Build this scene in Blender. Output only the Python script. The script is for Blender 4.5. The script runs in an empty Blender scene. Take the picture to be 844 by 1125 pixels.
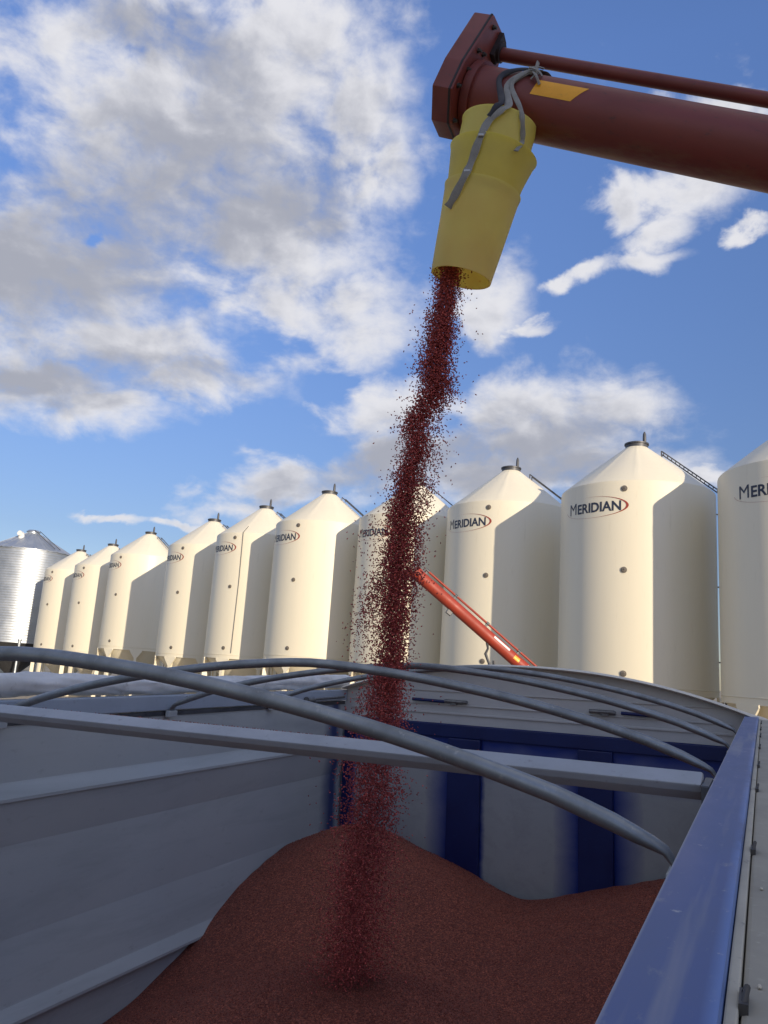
import bpy, bmesh, math, random
import numpy as np
from mathutils import Vector, Matrix, noise as mnoise

rnd = random.Random(7)
rng = np.random.default_rng(11)
R = math.radians
sc = bpy.context.scene
col = sc.collection
EYE = 3.3                                   # eye height above the yard

# ------------------------------------------------------------------ camera
cam_d = bpy.data.cameras.new('camera'); cam = bpy.data.objects.new('camera', cam_d); col.objects.link(cam)
cam_d.sensor_fit = 'VERTICAL'; cam_d.sensor_height = 36.0; cam_d.lens = 36.0 * 846 / 1125
cam_d.clip_start = 0.02; cam_d.clip_end = 6000
_p, _r = 0.198, 0.069
rt = Vector((1, 0, 0)); up = Vector((0, -math.sin(_p), math.cos(_p))); fw = Vector((0, math.cos(_p), math.sin(_p)))
cr, sr = math.cos(_r), math.sin(_r)
right = cr * rt + sr * up; upv = -sr * rt + cr * up
cam.matrix_world = Matrix(((right.x, upv.x, -fw.x, 0), (right.y, upv.y, -fw.y, 0), (right.z, upv.z, -fw.z, EYE), (0, 0, 0, 1)))
sc.camera = cam

# ------------------------------------------------------------------ sun, sky, exposure
SUN_AZ, SUN_EL = 149.0, 12.0                # compass bearing (0 = +Y, 90 = +X), elevation
sun_d = bpy.data.lights.new('sun', 'SUN'); sun = bpy.data.objects.new('sun', sun_d); col.objects.link(sun)
sun_d.energy = 4.5; sun_d.angle = R(0.6); sun_d.color = (1.0, 0.87, 0.68)
sdir = Vector((math.sin(R(SUN_AZ)) * math.cos(R(SUN_EL)), math.cos(R(SUN_AZ)) * math.cos(R(SUN_EL)), math.sin(R(SUN_EL))))
sun.rotation_euler = sdir.to_track_quat('Z', 'Y').to_euler()
sun.location = (0, 0, 60)
sc.view_settings.view_transform = 'Standard'; sc.view_settings.look = 'None'
sc.view_settings.exposure = 0.0; sc.view_settings.gamma = 1.0; sc.view_settings.use_curve_mapping = False

world = bpy.data.worlds.new('World'); sc.world = world; world.use_nodes = True
wt = world.node_tree; wt.nodes.clear()
def wn(t, **k):
    n = wt.nodes.new(t)
    for a, b in k.items(): setattr(n, a, b)
    return n
def wl(a, b): wt.links.new(a, b)
def wmath(op, a, b=None, c=None, clamp=False):
    n = wn('ShaderNodeMath', operation=op, use_clamp=clamp)
    for i, v in enumerate((a, b, c)):
        if v is None: continue
        if isinstance(v, (int, float)): n.inputs[i].default_value = v
        else: wl(v, n.inputs[i])
    return n.outputs[0]
def wrange(v, a, b, c=0.0, d=1.0):
    n = wn('ShaderNodeMapRange', interpolation_type='SMOOTHSTEP')
    wl(v, n.inputs[0])
    for i, q in enumerate((a, b, c, d)): n.inputs[i + 1].default_value = q
    return n.outputs[0]
sky = wn('ShaderNodeTexSky', sky_type='NISHITA'); sky.sun_disc = False
sky.sun_elevation = R(SUN_EL); sky.sun_rotation = R(SUN_AZ)
sky.air_density = 1.0; sky.dust_density = 0.6; sky.ozone_density = 2.2; sky.altitude = 600
tc = wn('ShaderNodeTexCoord'); sep = wn('ShaderNodeSeparateXYZ'); wl(tc.outputs['Generated'], sep.inputs[0])
az = wmath('MULTIPLY', wmath('ARCTAN2', sep.outputs[0], sep.outputs[1]), 57.29578)
el = wmath('MULTIPLY', wmath('ARCSINE', sep.outputs[2]), 57.29578)
ae = wn('ShaderNodeCombineXYZ'); wl(az, ae.inputs[0]); wl(el, ae.inputs[1])
# cloud banks by bearing and elevation (degrees): c = body, h = gap, g = grey underside
BL = [('c', -18.58, 36.07, 19.01, 11.02, 11.7), ('c', -25.85, 24.62, 12.23, 8.61, 13.9), ('c', -10.54, 30.64, 10.88, 7.06, 7.6), ('c', -4.55, 26.09, 6.9, 3.45, 5.0), ('c', -4.36, 38.19, 5.75, 5.86, 4.5), ('c', -13.74, 19.63, 6.45, 2.05, 3.0), ('c', -22.62, 15.8, 7.33, 1.99, 10.1), ('c', -19.6, 21.1, 9.73, 3.7, 10.4), ('c', 11.95, 18.02, 10.12, 4.05, 3.1), ('c', 3.05, 15.76, 9.08, 3.69, 10.8), ('c', -6.54, 13.36, 9.65, 1.88, 13.2), ('c', 17.9, 18.91, 4.49, 2.54, -12.0), ('c', 14.69, 14.75, 9.78, 2.61, 0.1), ('c', 17.81, 32.82, 2.6, 1.79, 14.6), ('c', 22.49, 32.87, 4.86, 2.29, 2.3), ('c', 18.51, 29.31, 4.0, 0.93, 3.0), ('c', 14.42, 28.81, 3.11, 0.9, 21.9), ('c', 26.5, 29.92, 1.81, 0.77, 6.1), ('c', 25.17, 37.38, 4.81, 1.3, -15.1), ('c', 6.77, 25.41, 2.5, 2.52, -9.4), ('c', 10.34, 25.11, 2.1, 0.88, 14.3), ('c', -19.82, 9.01, 3.37, 0.51, 2.2), ('c', -14.82, 9.35, 2.58, 0.52, 6.4), ('c', 22.86, 14.33, 3.55, 1.0, -11.8),
      ('c', 75, 28, 22, 9, 5), ('c', -70, 30, 25, 12, -5), ('c', 120, 45, 26, 12, 0), ('c', -130, 40, 30, 14, 0), ('c', 170, 60, 50, 12, 0), ('c', 0, 84, 190, 24, 0), ('c', 100, 62, 60, 16, 0), ('c', -110, 66, 60, 18, 0), ('c', -150, 20, 30, 10, 0), ('c', 115, 16, 22, 6, 0),  # unseen clouds; overhead and rear cover added to whiten and brighten ambient light
      ('c', 0.04, 18.61, 5.31, 2.79, 13.5), ('c', 9.15, 19.63, 8.3, 2.75, 3.6), ('c', 14.61, 19.3, 7.3, 2.57, -6.0), ('c', 9.34, 14.67, 13.57, 3.0, 4.4), ('c', -8.45, 11.83, 7.48, 1.34, 15.5), ('c', -6.97, 24.89, 10.78, 5.05, 5.9), ('c', -2.15, 35.6, 3.79, 4.47, 3.6), ('c', 23.16, 34.14, 4.53, 1.6, -3.3), ('c', 19.84, 30.93, 3.97, 1.25, 9.0), ('c', -25.76, 16.75, 7.05, 2.72, 11.5), ('c', -12.05, 40.94, 12.1, 5.46, 8.3), ('c', 7.77, 27.0, 3.22, 3.72, -20.0),
      ('h', -24.76, 27.37, 0.7, 0.5, 34.0), ('h', -10.71, 23.1, 3.6, 1.1, -0.7), ('h', -4.6, 20.6, 1.9, 1.5, 5.3),
      ('g', 11.36, 15.05, 12.74, 2.12, 3.8), ('g', -0.34, 14.2, 9.77, 1.75, 15.7), ('g', -20.78, 28.79, 17.29, 7.43, 22.3),
      ('g', -20.97, 29.92, 12.68, 4.79, 22.5), ('g', -8.67, 33.25, 5.92, 4.0, 6.7), ('g', -21.73, 18.17, 11.24, 2.35, 10.5), ('g', -20.8, 40.24, 9.87, 1.92, -7.0), ('g', 3.77, 15.46, 13.93, 2.69, 10.7), ('g', 12.66, 16.71, 8.02, 2.49, 0.1), ('g', 18.55, 16.02, 3.78, 1.92, -1.3)]
# wispy noise in bearing/elevation space, used to ruffle the cloud outlines
def wnoise(scale, sx, sy, detail, rough, off, dist=0.0):
    m = wn('ShaderNodeMapping'); m.inputs['Location'].default_value = off; m.inputs['Scale'].default_value = (sx, sy, 1)
    wl(ae.outputs[0], m.inputs[0])
    n = wn('ShaderNodeTexNoise'); n.inputs['Scale'].default_value = scale; n.inputs['Detail'].default_value = detail
    n.inputs['Roughness'].default_value = rough; n.inputs['Distortion'].default_value = dist
    wl(m.outputs[0], n.inputs['Vector']); return n
nz1 = wnoise(0.22, 0.8, 1.25, 10, 0.54, (3, 7, 0), 0.3)
nz2 = wnoise(0.10, 0.7, 1.3, 6, 0.55, (11, 2, 4), 0.4)
nz3 = wnoise(0.75, 0.8, 1.25, 9, 0.60, (1, 4, 9), 0.2)
nz1b = wnoise(0.22, 0.8, 1.25, 8, 0.54, (3 + 0.9 * 0.8, 7 + 0.8 * 1.25, 0), 0.3)
nz3b = wnoise(0.75, 0.8, 1.25, 6, 0.56, (1 + 0.35 * 0.8, 4 + 0.35 * 1.25, 9), 0.2)
warp = wn('ShaderNodeVectorMath', operation='SUBTRACT'); wl(nz1.outputs['Color'], warp.inputs[0]); warp.inputs[1].default_value = (.5, .5, .5)
warp2 = wn('ShaderNodeVectorMath', operation='MULTIPLY_ADD'); wl(warp.outputs[0], warp2.inputs[0]); warp2.inputs[1].default_value = (8.0, 5.0, 0); wl(ae.outputs[0], warp2.inputs[2])
acc = {'c': None, 'h': None, 'g': None}
for k, a, e, ra, re_, th in BL:
    m = wn('ShaderNodeMapping', vector_type='TEXTURE')
    m.inputs['Location'].default_value = (a, e, 0); m.inputs['Rotation'].default_value = (0, 0, R(th)); m.inputs['Scale'].default_value = (ra, re_, 1)
    wl(warp2.outputs[0], m.inputs[0])
    ln = wn('ShaderNodeVectorMath', operation='LENGTH'); wl(m.outputs[0], ln.inputs[0])
    v = wrange(ln.outputs['Value'], 1.6, 0.12)
    acc[k] = v if acc[k] is None else wmath('MAXIMUM', acc[k], v)
n1 = nz1.outputs['Fac']; n2 = nz2.outputs['Fac']; n3 = nz3.outputs['Fac']
fld = wmath('SUBTRACT', acc['c'], wmath('MULTIPLY', acc['h'], 0.62))
dens = wmath('ADD', fld, wmath('MULTIPLY', wmath('SUBTRACT', n1, 0.5), 1.7))
dens = wmath('ADD', dens, wmath('MULTIPLY', wmath('SUBTRACT', n3, 0.5), 0.55))
alpha = wmath('MULTIPLY', wrange(dens, 0.22, 1.08, 0.0, 0.98), wrange(el, 2.0, 7.0))
grey = wmath('ADD', wmath('MULTIPLY', acc['g'], 0.95), wmath('MULTIPLY', wmath('SUBTRACT', n2, 0.5), 0.8))
grey = wmath('ADD', grey, wmath('MULTIPLY', wmath('SUBTRACT', n1, 0.5), -0.7))
grey = wmath('ADD', grey, wmath('MULTIPLY', wmath('SUBTRACT', n3, 0.5), -0.35))
grey = wmath('ADD', grey, wmath('MULTIPLY', wmath('SUBTRACT', nz1b.outputs['Fac'], n1), 1.7))
grey = wmath('ADD', grey, wmath('MULTIPLY', wmath('SUBTRACT', nz3b.outputs['Fac'], n3), 0.4))
core = wmath('MULTIPLY', wrange(dens, 0.62, 1.35), 0.55)          # thick cloud is greyer than its lit rim
grey = wrange(wmath('ADD', grey, core), 0.05, 1.25)
ccol = wn('ShaderNodeMix', data_type='RGBA'); wl(grey, ccol.inputs[0])
CLOUD_W, CLOUD_G = (7.9, 7.9, 8.3, 1), (3.95, 4.1, 4.75, 1)
ccol.inputs[6].default_value = CLOUD_W; ccol.inputs[7].default_value = CLOUD_G
skm = wn('ShaderNodeMix', data_type='RGBA', blend_type='MULTIPLY'); skm.inputs[0].default_value = 1.0
wl(sky.outputs[0], skm.inputs[6]); 
skt = wn('ShaderNodeMix', data_type='RGBA'); wl(wmath('MULTIPLY_ADD', el, 1 / 34.0, -8 / 34.0, clamp=True), skt.inputs[0])
skt.inputs[6].default_value = (1.02, 0.98, 1.18, 1); skt.inputs[7].default_value = (1.98, 2.08, 2.75, 1); wl(skt.outputs[2], skm.inputs[7])
mixc = wn('ShaderNodeMix', data_type='RGBA'); wl(alpha, mixc.inputs[0]); wl(skm.outputs[2], mixc.inputs[6]); wl(ccol.outputs[2], mixc.inputs[7])
bg = wn('ShaderNodeBackground'); bg.inputs['Strength'].default_value = 0.10; wl(mixc.outputs[2], bg.inputs['Color'])
wo = wn('ShaderNodeOutputWorld'); wl(bg.outputs[0], wo.inputs['Surface'])
world.cycles.sampling_method = 'MANUAL'; world.cycles.sample_map_resolution = 512
sc.cycles.max_bounces = 8; sc.cycles.use_denoising = True

# ------------------------------------------------------------------ helpers
def mat(name, color, rough=0.5, metal=0.0, spec=0.5):
    m = bpy.data.materials.new(name); m.use_nodes = True
    b = m.node_tree.nodes['Principled BSDF']
    b.inputs['Base Color'].default_value = (*color, 1); b.inputs['Roughness'].default_value = rough; b.inputs['Metallic'].default_value = metal
    b.inputs['Specular IOR Level'].default_value = spec
    return m
class NT:
    """small node-graph writer for a material"""
    def __init__(s, m): s.m = m; s.t = m.node_tree; s.b = s.t.nodes['Principled BSDF']
    def n(s, t, **k):
        n = s.t.nodes.new(t)
        for a, b in k.items(): setattr(n, a, b)
        return n
    def l(s, a, b): s.t.links.new(a, b)
    def coord(s, scale=(1, 1, 1)):
        c = s.n('ShaderNodeTexCoord'); mp = s.n('ShaderNodeMapping'); mp.inputs['Scale'].default_value = scale
        s.l(c.outputs['Object'], mp.inputs[0]); return mp.outputs[0]
    def noise(s, scale, detail=6, rough=0.6, sc=(1, 1, 1), dist=0.0):
        n = s.n('ShaderNodeTexNoise'); n.inputs['Scale'].default_value = scale; n.inputs['Detail'].default_value = detail
        n.inputs['Roughness'].default_value = rough; n.inputs['Distortion'].default_value = dist
        s.l(s.coord(sc), n.inputs['Vector']); return n.outputs['Fac']
    def ramp(s, v, pts):
        r = s.n('ShaderNodeValToRGB'); e = r.color_ramp.elements
        while len(e) < len(pts): e.new(0.5)
        for q, (p, c) in zip(e, pts): q.position = p; q.color = (*c, 1) if len(c) == 3 else c
        s.l(v, r.inputs[0]); return r.outputs[0]
    def mix(s, f, a, b, mode='MIX'):
        n = s.n('ShaderNodeMix', data_type='RGBA', blend_type=mode)
        for i, v in ((0, f), (6, a), (7, b)):
            if isinstance(v, (int, float)): n.inputs[i].default_value = v
            elif isinstance(v, tuple): n.inputs[i].default_value = (*v, 1)
            else: s.l(v, n.inputs[i])
        return n.outputs[2]
    def math(s, op, a, b=0.0, clamp=False):
        n = s.n('ShaderNodeMath', operation=op, use_clamp=clamp)
        for i, v in enumerate((a, b)):
            if isinstance(v, (int, float)): n.inputs[i].default_value = v
            else: s.l(v, n.inputs[i])
        return n.outputs[0]
    def rng(s, v, a, b, c=0.0, d=1.0):
        n = s.n('ShaderNodeMapRange'); s.l(v, n.inputs[0])
        for i, q in enumerate((a, b, c, d)): n.inputs[i + 1].default_value = q
        return n.outputs[0]
    def color(s, c): s.l(c, s.b.inputs['Base Color'])
    def rough(s, c): s.l(c, s.b.inputs['Roughness'])
    def bump(s, h, strength=0.3, dist=0.01):
        n = s.n('ShaderNodeBump'); n.inputs['Strength'].default_value = strength; n.inputs['Distance'].default_value = dist
        s.l(h, n.inputs['Height']); s.l(n.outputs[0], s.b.inputs['Normal'])
def worn(name, c1, c2, c3, scale=3.0, rough=(0.4, 0.7), metal=0.0, sc_=(1, 1, 1), bump=0.0, spec=0.5, fine=40):
    """paint or metal with broad fading, fine dust specks and a varying gloss"""
    m = mat(name, c1, rough[0], metal, spec); g = NT(m)
    a = g.noise(scale, 7, 0.62, sc_); b = g.noise(fine, 5, 0.7, sc_)
    c = g.mix(g.rng(a, 0.35, 0.68), c1, c2)
    if 'wall' in name or 'panel' in name:
        sm = g.noise(1.3, 8, 0.72, (3, 0.5, 4), 0.6); c = g.mix(g.rng(sm, 0.5, 0.78, 0.0, 0.55), c, tuple(0.62 * q for q in c2))
        sc2 = g.noise(5, 3, 0.5, (1, 0.25, 9)); c = g.mix(g.rng(sc2, 0.70, 0.76, 0.0, 0.5), c, tuple(min(1, 1.3 * q) for q in c1))
    c = g.mix(g.rng(b, 0.60, 0.76), c, c3); g.color(c)
    g.rough(g.rng(a, 0.3, 0.7, rough[0], rough[1]))
    if bump: g.bump(a, bump, 0.004)
    return m

class MB:
    """collects shapes into ONE mesh object"""
    def __init__(s): s.v = []; s.f = []; s.mi = []
    def add(s, vs, fs, mi=0):
        o = len(s.v); s.v += [tuple(p) for p in vs]; s.f += [tuple(i + o for i in f) for f in fs]; s.mi += [mi] * len(fs)
    def box(s, lo, hi, mi=0):
        x0, y0, z0 = lo; x1, y1, z1 = hi
        s.add([(x0, y0, z0), (x1, y0, z0), (x1, y1, z0), (x0, y1, z0), (x0, y0, z1), (x1, y0, z1), (x1, y1, z1), (x0, y1, z1)],
              [(3, 2, 1, 0), (4, 5, 6, 7), (0, 1, 5, 4), (1, 2, 6, 5), (2, 3, 7, 6), (3, 0, 4, 7)], mi)
    def prism(s, poly, a, b, frame=None, mi=0):
        """polygon (u,w) swept along axis from a to b; frame(t,u,w)->point"""
        n = len(poly); fr = frame or (lambda t, u, w: (t, u, w))
        vs = [fr(a, u, w) for u, w in poly] + [fr(b, u, w) for u, w in poly]
        fs = [tuple(range(n))[::-1], tuple(range(n, 2 * n))] + [(i, (i + 1) % n, n + (i + 1) % n, n + i) for i in range(n)]
        s.add(vs, fs, mi)
    def tube(s, pts, rad, seg=12, cap=True, flat=None, mi=0, fixed=False):
        pts = [Vector(p) for p in pts]; n = len(pts)
        rads = rad if isinstance(rad, (list, tuple)) else [rad] * n
        vs = []; t0 = (pts[1] - pts[0]).normalized()
        nrm = t0.orthogonal().normalized() if flat is None else Vector(flat)
        for i, p in enumerate(pts):
            t = (pts[min(i + 1, n - 1)] - pts[max(i - 1, 0)]).normalized()
            if fixed: nrm = Vector(flat)
            nrm = (nrm - t * nrm.dot(t)).normalized(); b = t.cross(nrm)
            r = rads[i]; ra, rb = r if isinstance(r, tuple) else (r, r)
            for k in range(seg):
                a = 2 * math.pi * k / seg
                vs.append(p + nrm * (ra * math.cos(a)) + b * (rb * math.sin(a)))
        fs = []
        for i in range(n - 1):
            for k in range(seg):
                a, b = i * seg + k, i * seg + (k + 1) % seg
                fs.append((a, b, b + seg, a + seg))
        if cap: fs += [tuple(range(seg))[::-1], tuple(range((n - 1) * seg, n * seg))]
        s.add(vs, fs, mi)
    def lathe(s, prof, seg=64, close=False, mi=0, frame=None):
        fr = frame or (lambda x, y, z: (x, y, z)); n = len(prof)
        vs = [fr(r * math.cos(2 * math.pi * k / seg), r * math.sin(2 * math.pi * k / seg), z) for r, z in prof for k in range(seg)]
        fs = [(i * seg + k, i * seg + (k + 1) % seg, (i + 1) * seg + (k + 1) % seg, (i + 1) * seg + k) for i in range(n - 1) for k in range(seg)]
        if close: fs += [((n - 1) * seg + k, (n - 1) * seg + (k + 1) % seg, (k + 1) % seg, k) for k in range(seg)]
        s.add(vs, fs, mi)
    def build(s, name, m, parent=None, smooth=None, bevel=0.0):
        me = bpy.data.meshes.new(name); me.from_pydata(s.v, [], s.f)
        for q in (m if isinstance(m, (list, tuple)) else [m]): me.materials.append(q)
        me.polygons.foreach_set('material_index', s.mi)
        bm = bmesh.new(); bm.from_mesh(me); bmesh.ops.recalc_face_normals(bm, faces=bm.faces)
        if bevel: bmesh.ops.bevel(bm, geom=list(bm.edges), offset=bevel, segments=2, affect='EDGES', profile=0.6)
        bm.to_mesh(me); bm.free()
        if smooth is not None:
            me.shade_smooth(); me.set_sharp_from_angle(angle=R(smooth))
        o = bpy.data.objects.new(name, me); col.objects.link(o)
        if parent: o.parent = parent
        return o
def tag(o, label=None, cat=None, group=None, kind=None):
    for k, v in (('label', label), ('category', cat), ('group', group), ('kind', kind)):
        if v: o[k] = v
    return o
def empty(name, M_=None):
    o = bpy.data.objects.new(name, None); col.objects.link(o); o.empty_display_size = 0.2
    if M_ is not None: o.matrix_world = M_
    return o
def copy_tree(o, parent=None):
    c = o.copy(); col.objects.link(c); c.parent = parent
    for ch in [q for q in bpy.data.objects if q.parent == o]: copy_tree(ch, c)
    return c

# ------------------------------------------------------------------ materials
M = {}
M['cream'] = worn('cream_paint', (0.80, 0.725, 0.555), (0.775, 0.70, 0.53), (0.72, 0.645, 0.48), 1.2, (0.36, 0.5), 0, (1, 1, 0.12), fine=9)
M['port'] = worn('port_metal', (0.20, 0.17, 0.14), (0.28, 0.24, 0.19), (0.1, 0.09, 0.08), 6, (0.4, 0.6), 0.4)
M['dark_steel'] = worn('dark_steel', (0.07, 0.07, 0.075), (0.11, 0.11, 0.115), (0.05, 0.05, 0.05), 8, (0.4, 0.6), 0.5)
M['ink'] = mat('navy_lettering', (0.030, 0.036, 0.062), 0.45)
M['red_ink'] = mat('red_swoosh', (0.33, 0.05, 0.03), 0.45)
M['galv'] = worn('galvanized_steel', (0.40, 0.43, 0.46), (0.52, 0.55, 0.58), (0.33, 0.35, 0.38), 5, (0.32, 0.48), 0.75)
M['pipe'] = worn('bow_pipe', (0.29, 0.305, 0.31), (0.205, 0.215, 0.215), (0.42, 0.41, 0.375), 14, (0.34, 0.58), 0.65, fine=60, bump=0.05)
M['white'] = worn('white_panel_paint', (0.46, 0.47, 0.445), (0.40, 0.415, 0.40), (0.35, 0.35, 0.33), 1.6, (0.40, 0.6), 0, (1, 0.5, 1), fine=25)
M['beam'] = worn('beam_paint', (0.36, 0.365, 0.375), (0.30, 0.31, 0.32), (0.22, 0.21, 0.21), 6, (0.4, 0.62), 0, fine=45)
M['rail'] = worn('faded_blue_paint', (0.080, 0.120, 0.315), (0.145, 0.175, 0.315), (0.24, 0.26, 0.34), 4.5, (0.42, 0.6), 0, (2, 0.7, 1), fine=30)
M['deep_blue'] = worn('deep_blue_paint', (0.0015, 0.008, 0.070), (0.002, 0.012, 0.092), (0.006, 0.022, 0.11), 5, (0.35, 0.5), 0)
M['cap'] = worn('grey_fibreglass', (0.56, 0.53, 0.48), (0.49, 0.465, 0.425), (0.40, 0.38, 0.35), 3, (0.45, 0.65), 0, (1, 1, 1), fine=28)
M['cap_lip'] = worn('cream_cap_edge', (0.70, 0.64, 0.52), (0.62, 0.57, 0.47), (0.36, 0.33, 0.28), 5, (0.45, 0.65), 0)
M['dust_strip'] = worn('dusty_tan_strip', (0.52, 0.47, 0.36), (0.40, 0.365, 0.29), (0.17, 0.16, 0.14), 9, (0.7, 0.9), 0, (1, 0.6, 1), fine=50)
M['ledge'] = worn('dusty_grey_ledge', (0.385, 0.345, 0.265), (0.315, 0.285, 0.225), (0.47, 0.43, 0.335), 7, (0.75, 0.95), 0, fine=70)
M['tarp'] = worn('grey_vinyl', (0.74, 0.725, 0.69), (0.60, 0.59, 0.56), (0.42, 0.40, 0.35), 9, (0.5, 0.75), 0, fine=22, bump=0.3)
M['maroon'] = worn('faded_maroon_paint', (0.20, 0.038, 0.028), (0.15, 0.032, 0.025), (0.08, 0.04, 0.035), 5, (0.38, 0.58), 0, (1, 1, 1), fine=35)
M['grime'] = worn('black_grime', (0.018, 0.014, 0.014), (0.035, 0.018, 0.016), (0.05, 0.03, 0.025), 12, (0.5, 0.8), 0)
M['bolt'] = worn('bolt_steel', (0.07, 0.065, 0.06), (0.10, 0.09, 0.08), (0.06, 0.045, 0.04), 30, (0.4, 0.6), 0.6)
M['amber'] = worn('amber_reflector', (0.95, 0.43, 0.008), (0.86, 0.37, 0.008), (0.66, 0.30, 0.02), 12, (0.3, 0.5), 0, fine=60)
M['strap'] = worn('grey_webbing', (0.30, 0.29, 0.26), (0.23, 0.22, 0.20), (0.42, 0.40, 0.36), 25, (0.8, 0.95), 0, fine=160, bump=0.3)
M['black_strap'] = worn('black_rubber_cord', (0.018, 0.018, 0.024), (0.03, 0.03, 0.04), (0.05, 0.05, 0.05), 20, (0.5, 0.8), 0)
M['orange'] = worn('orange_red_paint', (0.36, 0.042, 0.018), (0.30, 0.036, 0.016), (0.22, 0.045, 0.022), 2.5, (0.45, 0.62), 0)
M['decal'] = mat('white_decal', (0.75, 0.73, 0.70), 0.5)
M['tyre'] = worn('black_tyre', (0.02, 0.02, 0.02), (0.03, 0.028, 0.025), (0.06, 0.055, 0.05), 8, (0.8, 0.95), 0)
M['chrome'] = worn('latch_metal', (0.22, 0.215, 0.20), (0.15, 0.145, 0.14), (0.08, 0.075, 0.07), 30, (0.35, 0.55), 0.6)

# yellow spout plastic: slightly see-through, stained orange-red inside and around its mouth
def yellow(name, c1, c2):
    m = mat(name, c1, 0.42); g = NT(m)
    cz = g.n('ShaderNodeSeparateXYZ'); g.l(g.coord(), cz.inputs[0])
    st = g.noise(9, 6, 0.6); st2 = g.noise(3.5, 5, 0.6, (1, 1, 0.5))
    low = g.math('ADD', g.rng(cz.outputs[2], 0.25, 0.0, 0.0, 0.8), g.math('MULTIPLY', g.math('SUBTRACT', st2, 0.5), 0.9))
    c = g.mix(g.rng(st, 0.4, 0.7), c1, c2)
    c = g.mix(g.rng(low, 0.25, 0.95, 0.0, 0.34), c, (0.90, 0.68, 0.32)); g.color(c); ycol = c
    tl = g.n('ShaderNodeBsdfTranslucent'); g.l(ycol, tl.inputs[0]); mx = g.n('ShaderNodeMixShader'); mx.inputs[0].default_value = 0.66
    g.l(g.b.outputs[0], mx.inputs[1]); g.l(tl.outputs[0], mx.inputs[2]); g.l(mx.outputs[0], g.t.nodes['Material Output'].inputs['Surface'])
    return m
M['yellow'] = yellow('pale_yellow_plastic', (0.97, 0.91, 0.36), (0.94, 0.87, 0.33))
M['yellow_mid'] = yellow('lemon_plastic', (0.93, 0.85, 0.27), (0.88, 0.80, 0.25))
def thin(m, k):          # let light through a thin plastic wall
    g = NT(m); src = g.b.inputs['Base Color'].links[0].from_socket
    tl = g.n('ShaderNodeBsdfTranslucent'); g.l(src, tl.inputs[0]); mx = g.n('ShaderNodeMixShader'); mx.inputs[0].default_value = k
    g.l(g.b.outputs[0], mx.inputs[1]); g.l(tl.outputs[0], mx.inputs[2]); g.l(mx.outputs[0], g.t.nodes['Material Output'].inputs['Surface']); return m
M['stained'] = thin(worn('stained_plastic', (0.93, 0.80, 0.30), (0.90, 0.66, 0.24), (0.72, 0.36, 0.14), 8, (0.5, 0.7), 0), 0.66)
M['yellow_inside'] = thin(worn('dusty_yellow_plastic', (0.93, 0.85, 0.30), (0.88, 0.76, 0.27), (0.8, 0.6, 0.24), 6, (0.5, 0.7), 0), 0.66)

def grain_mat(name, c1, c2, c3, cell=None):
    m = mat(name, c1, 0.6, 0, 0.35); g = NT(m)
    if cell:
        v = g.n('ShaderNodeTexVoronoi', feature='F1'); v.inputs['Scale'].default_value = cell; g.l(g.coord((1, 1, 1)), v.inputs['Vector'])
        s_ = g.n('ShaderNodeSeparateColor'); g.l(v.outputs['Color'], s_.inputs[0])
        c = g.ramp(s_.outputs[0], [(0.0, c2), (0.45, c1), (0.8, c3), (1.0, tuple(min(1, q * 1.9) for q in c3))])
        broad = g.noise(2.2, 6, 0.6)
        c = g.mix(g.rng(broad, 0.35, 0.7, 0.0, 0.5), c, g.mix(0.6, c, c2)); g.color(c)
        v2 = g.n('ShaderNodeTexVoronoi', feature='F1'); v2.inputs['Scale'].default_value = cell; g.l(g.coord((1, 1, 1)), v2.inputs['Vector'])
        n_ = g.noise(30, 4, 0.6)
        h = g.math('ADD', g.math('MULTIPLY', g.math('SUBTRACT', 1.0, v2.outputs['Distance']), 1.0), g.math('MULTIPLY', n_, 1.5))
        g.bump(h, 0.9, 0.006)
    else:
        ge = g.n('ShaderNodeNewGeometry')
        c = g.ramp(ge.outputs['Random Per Island'], [(0.0, c2), (0.5, c1), (0.85, c3), (1.0, tuple(min(1, q * 1.6) for q in c3))]); g.color(c)
    return m
M['pile'] = grain_mat('treated_seed_heap', (0.235, 0.062, 0.037), (0.125, 0.033, 0.023), (0.33, 0.092, 0.051), 215)
M['grain'] = grain_mat('treated_seed', (0.38, 0.062, 0.052), (0.22, 0.038, 0.036), (0.54, 0.105, 0.082))
M['loose'] = grain_mat('loose_seed', (0.215, 0.056, 0.036), (0.125, 0.032, 0.024), (0.32, 0.088, 0.054))
M['pale_kernel'] = mat('pale_kernel', (0.55, 0.48, 0.36), 0.6)

# corrugated steel for the bins
M['bin_steel'] = worn('bin_steel', (0.44, 0.465, 0.49), (0.52, 0.545, 0.57), (0.37, 0.39, 0.41), 1.4, (0.42, 0.56), 0.8, fine=7)
# yard dirt
m = mat('yard_dirt', (0.26, 0.21, 0.15), 0.95, 0, 0.2); g = NT(m)
a = g.noise(0.25, 8, 0.62); b = g.noise(6, 6, 0.65); cc = g.noise(0.03, 5, 0.5)
c = g.ramp(a, [(0.3, (0.30, 0.255, 0.195)), (0.55, (0.38, 0.325, 0.245)), (0.75, (0.45, 0.39, 0.30))])
c = g.mix(g.rng(b, 0.55, 0.75), c, (0.25, 0.22, 0.18)); c = g.mix(g.rng(cc, 0.5, 0.65, 0, 0.6), c, (0.24, 0.215, 0.12)); g.color(c)
g.bump(b, 0.5, 0.05); M['dirt'] = m

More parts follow.
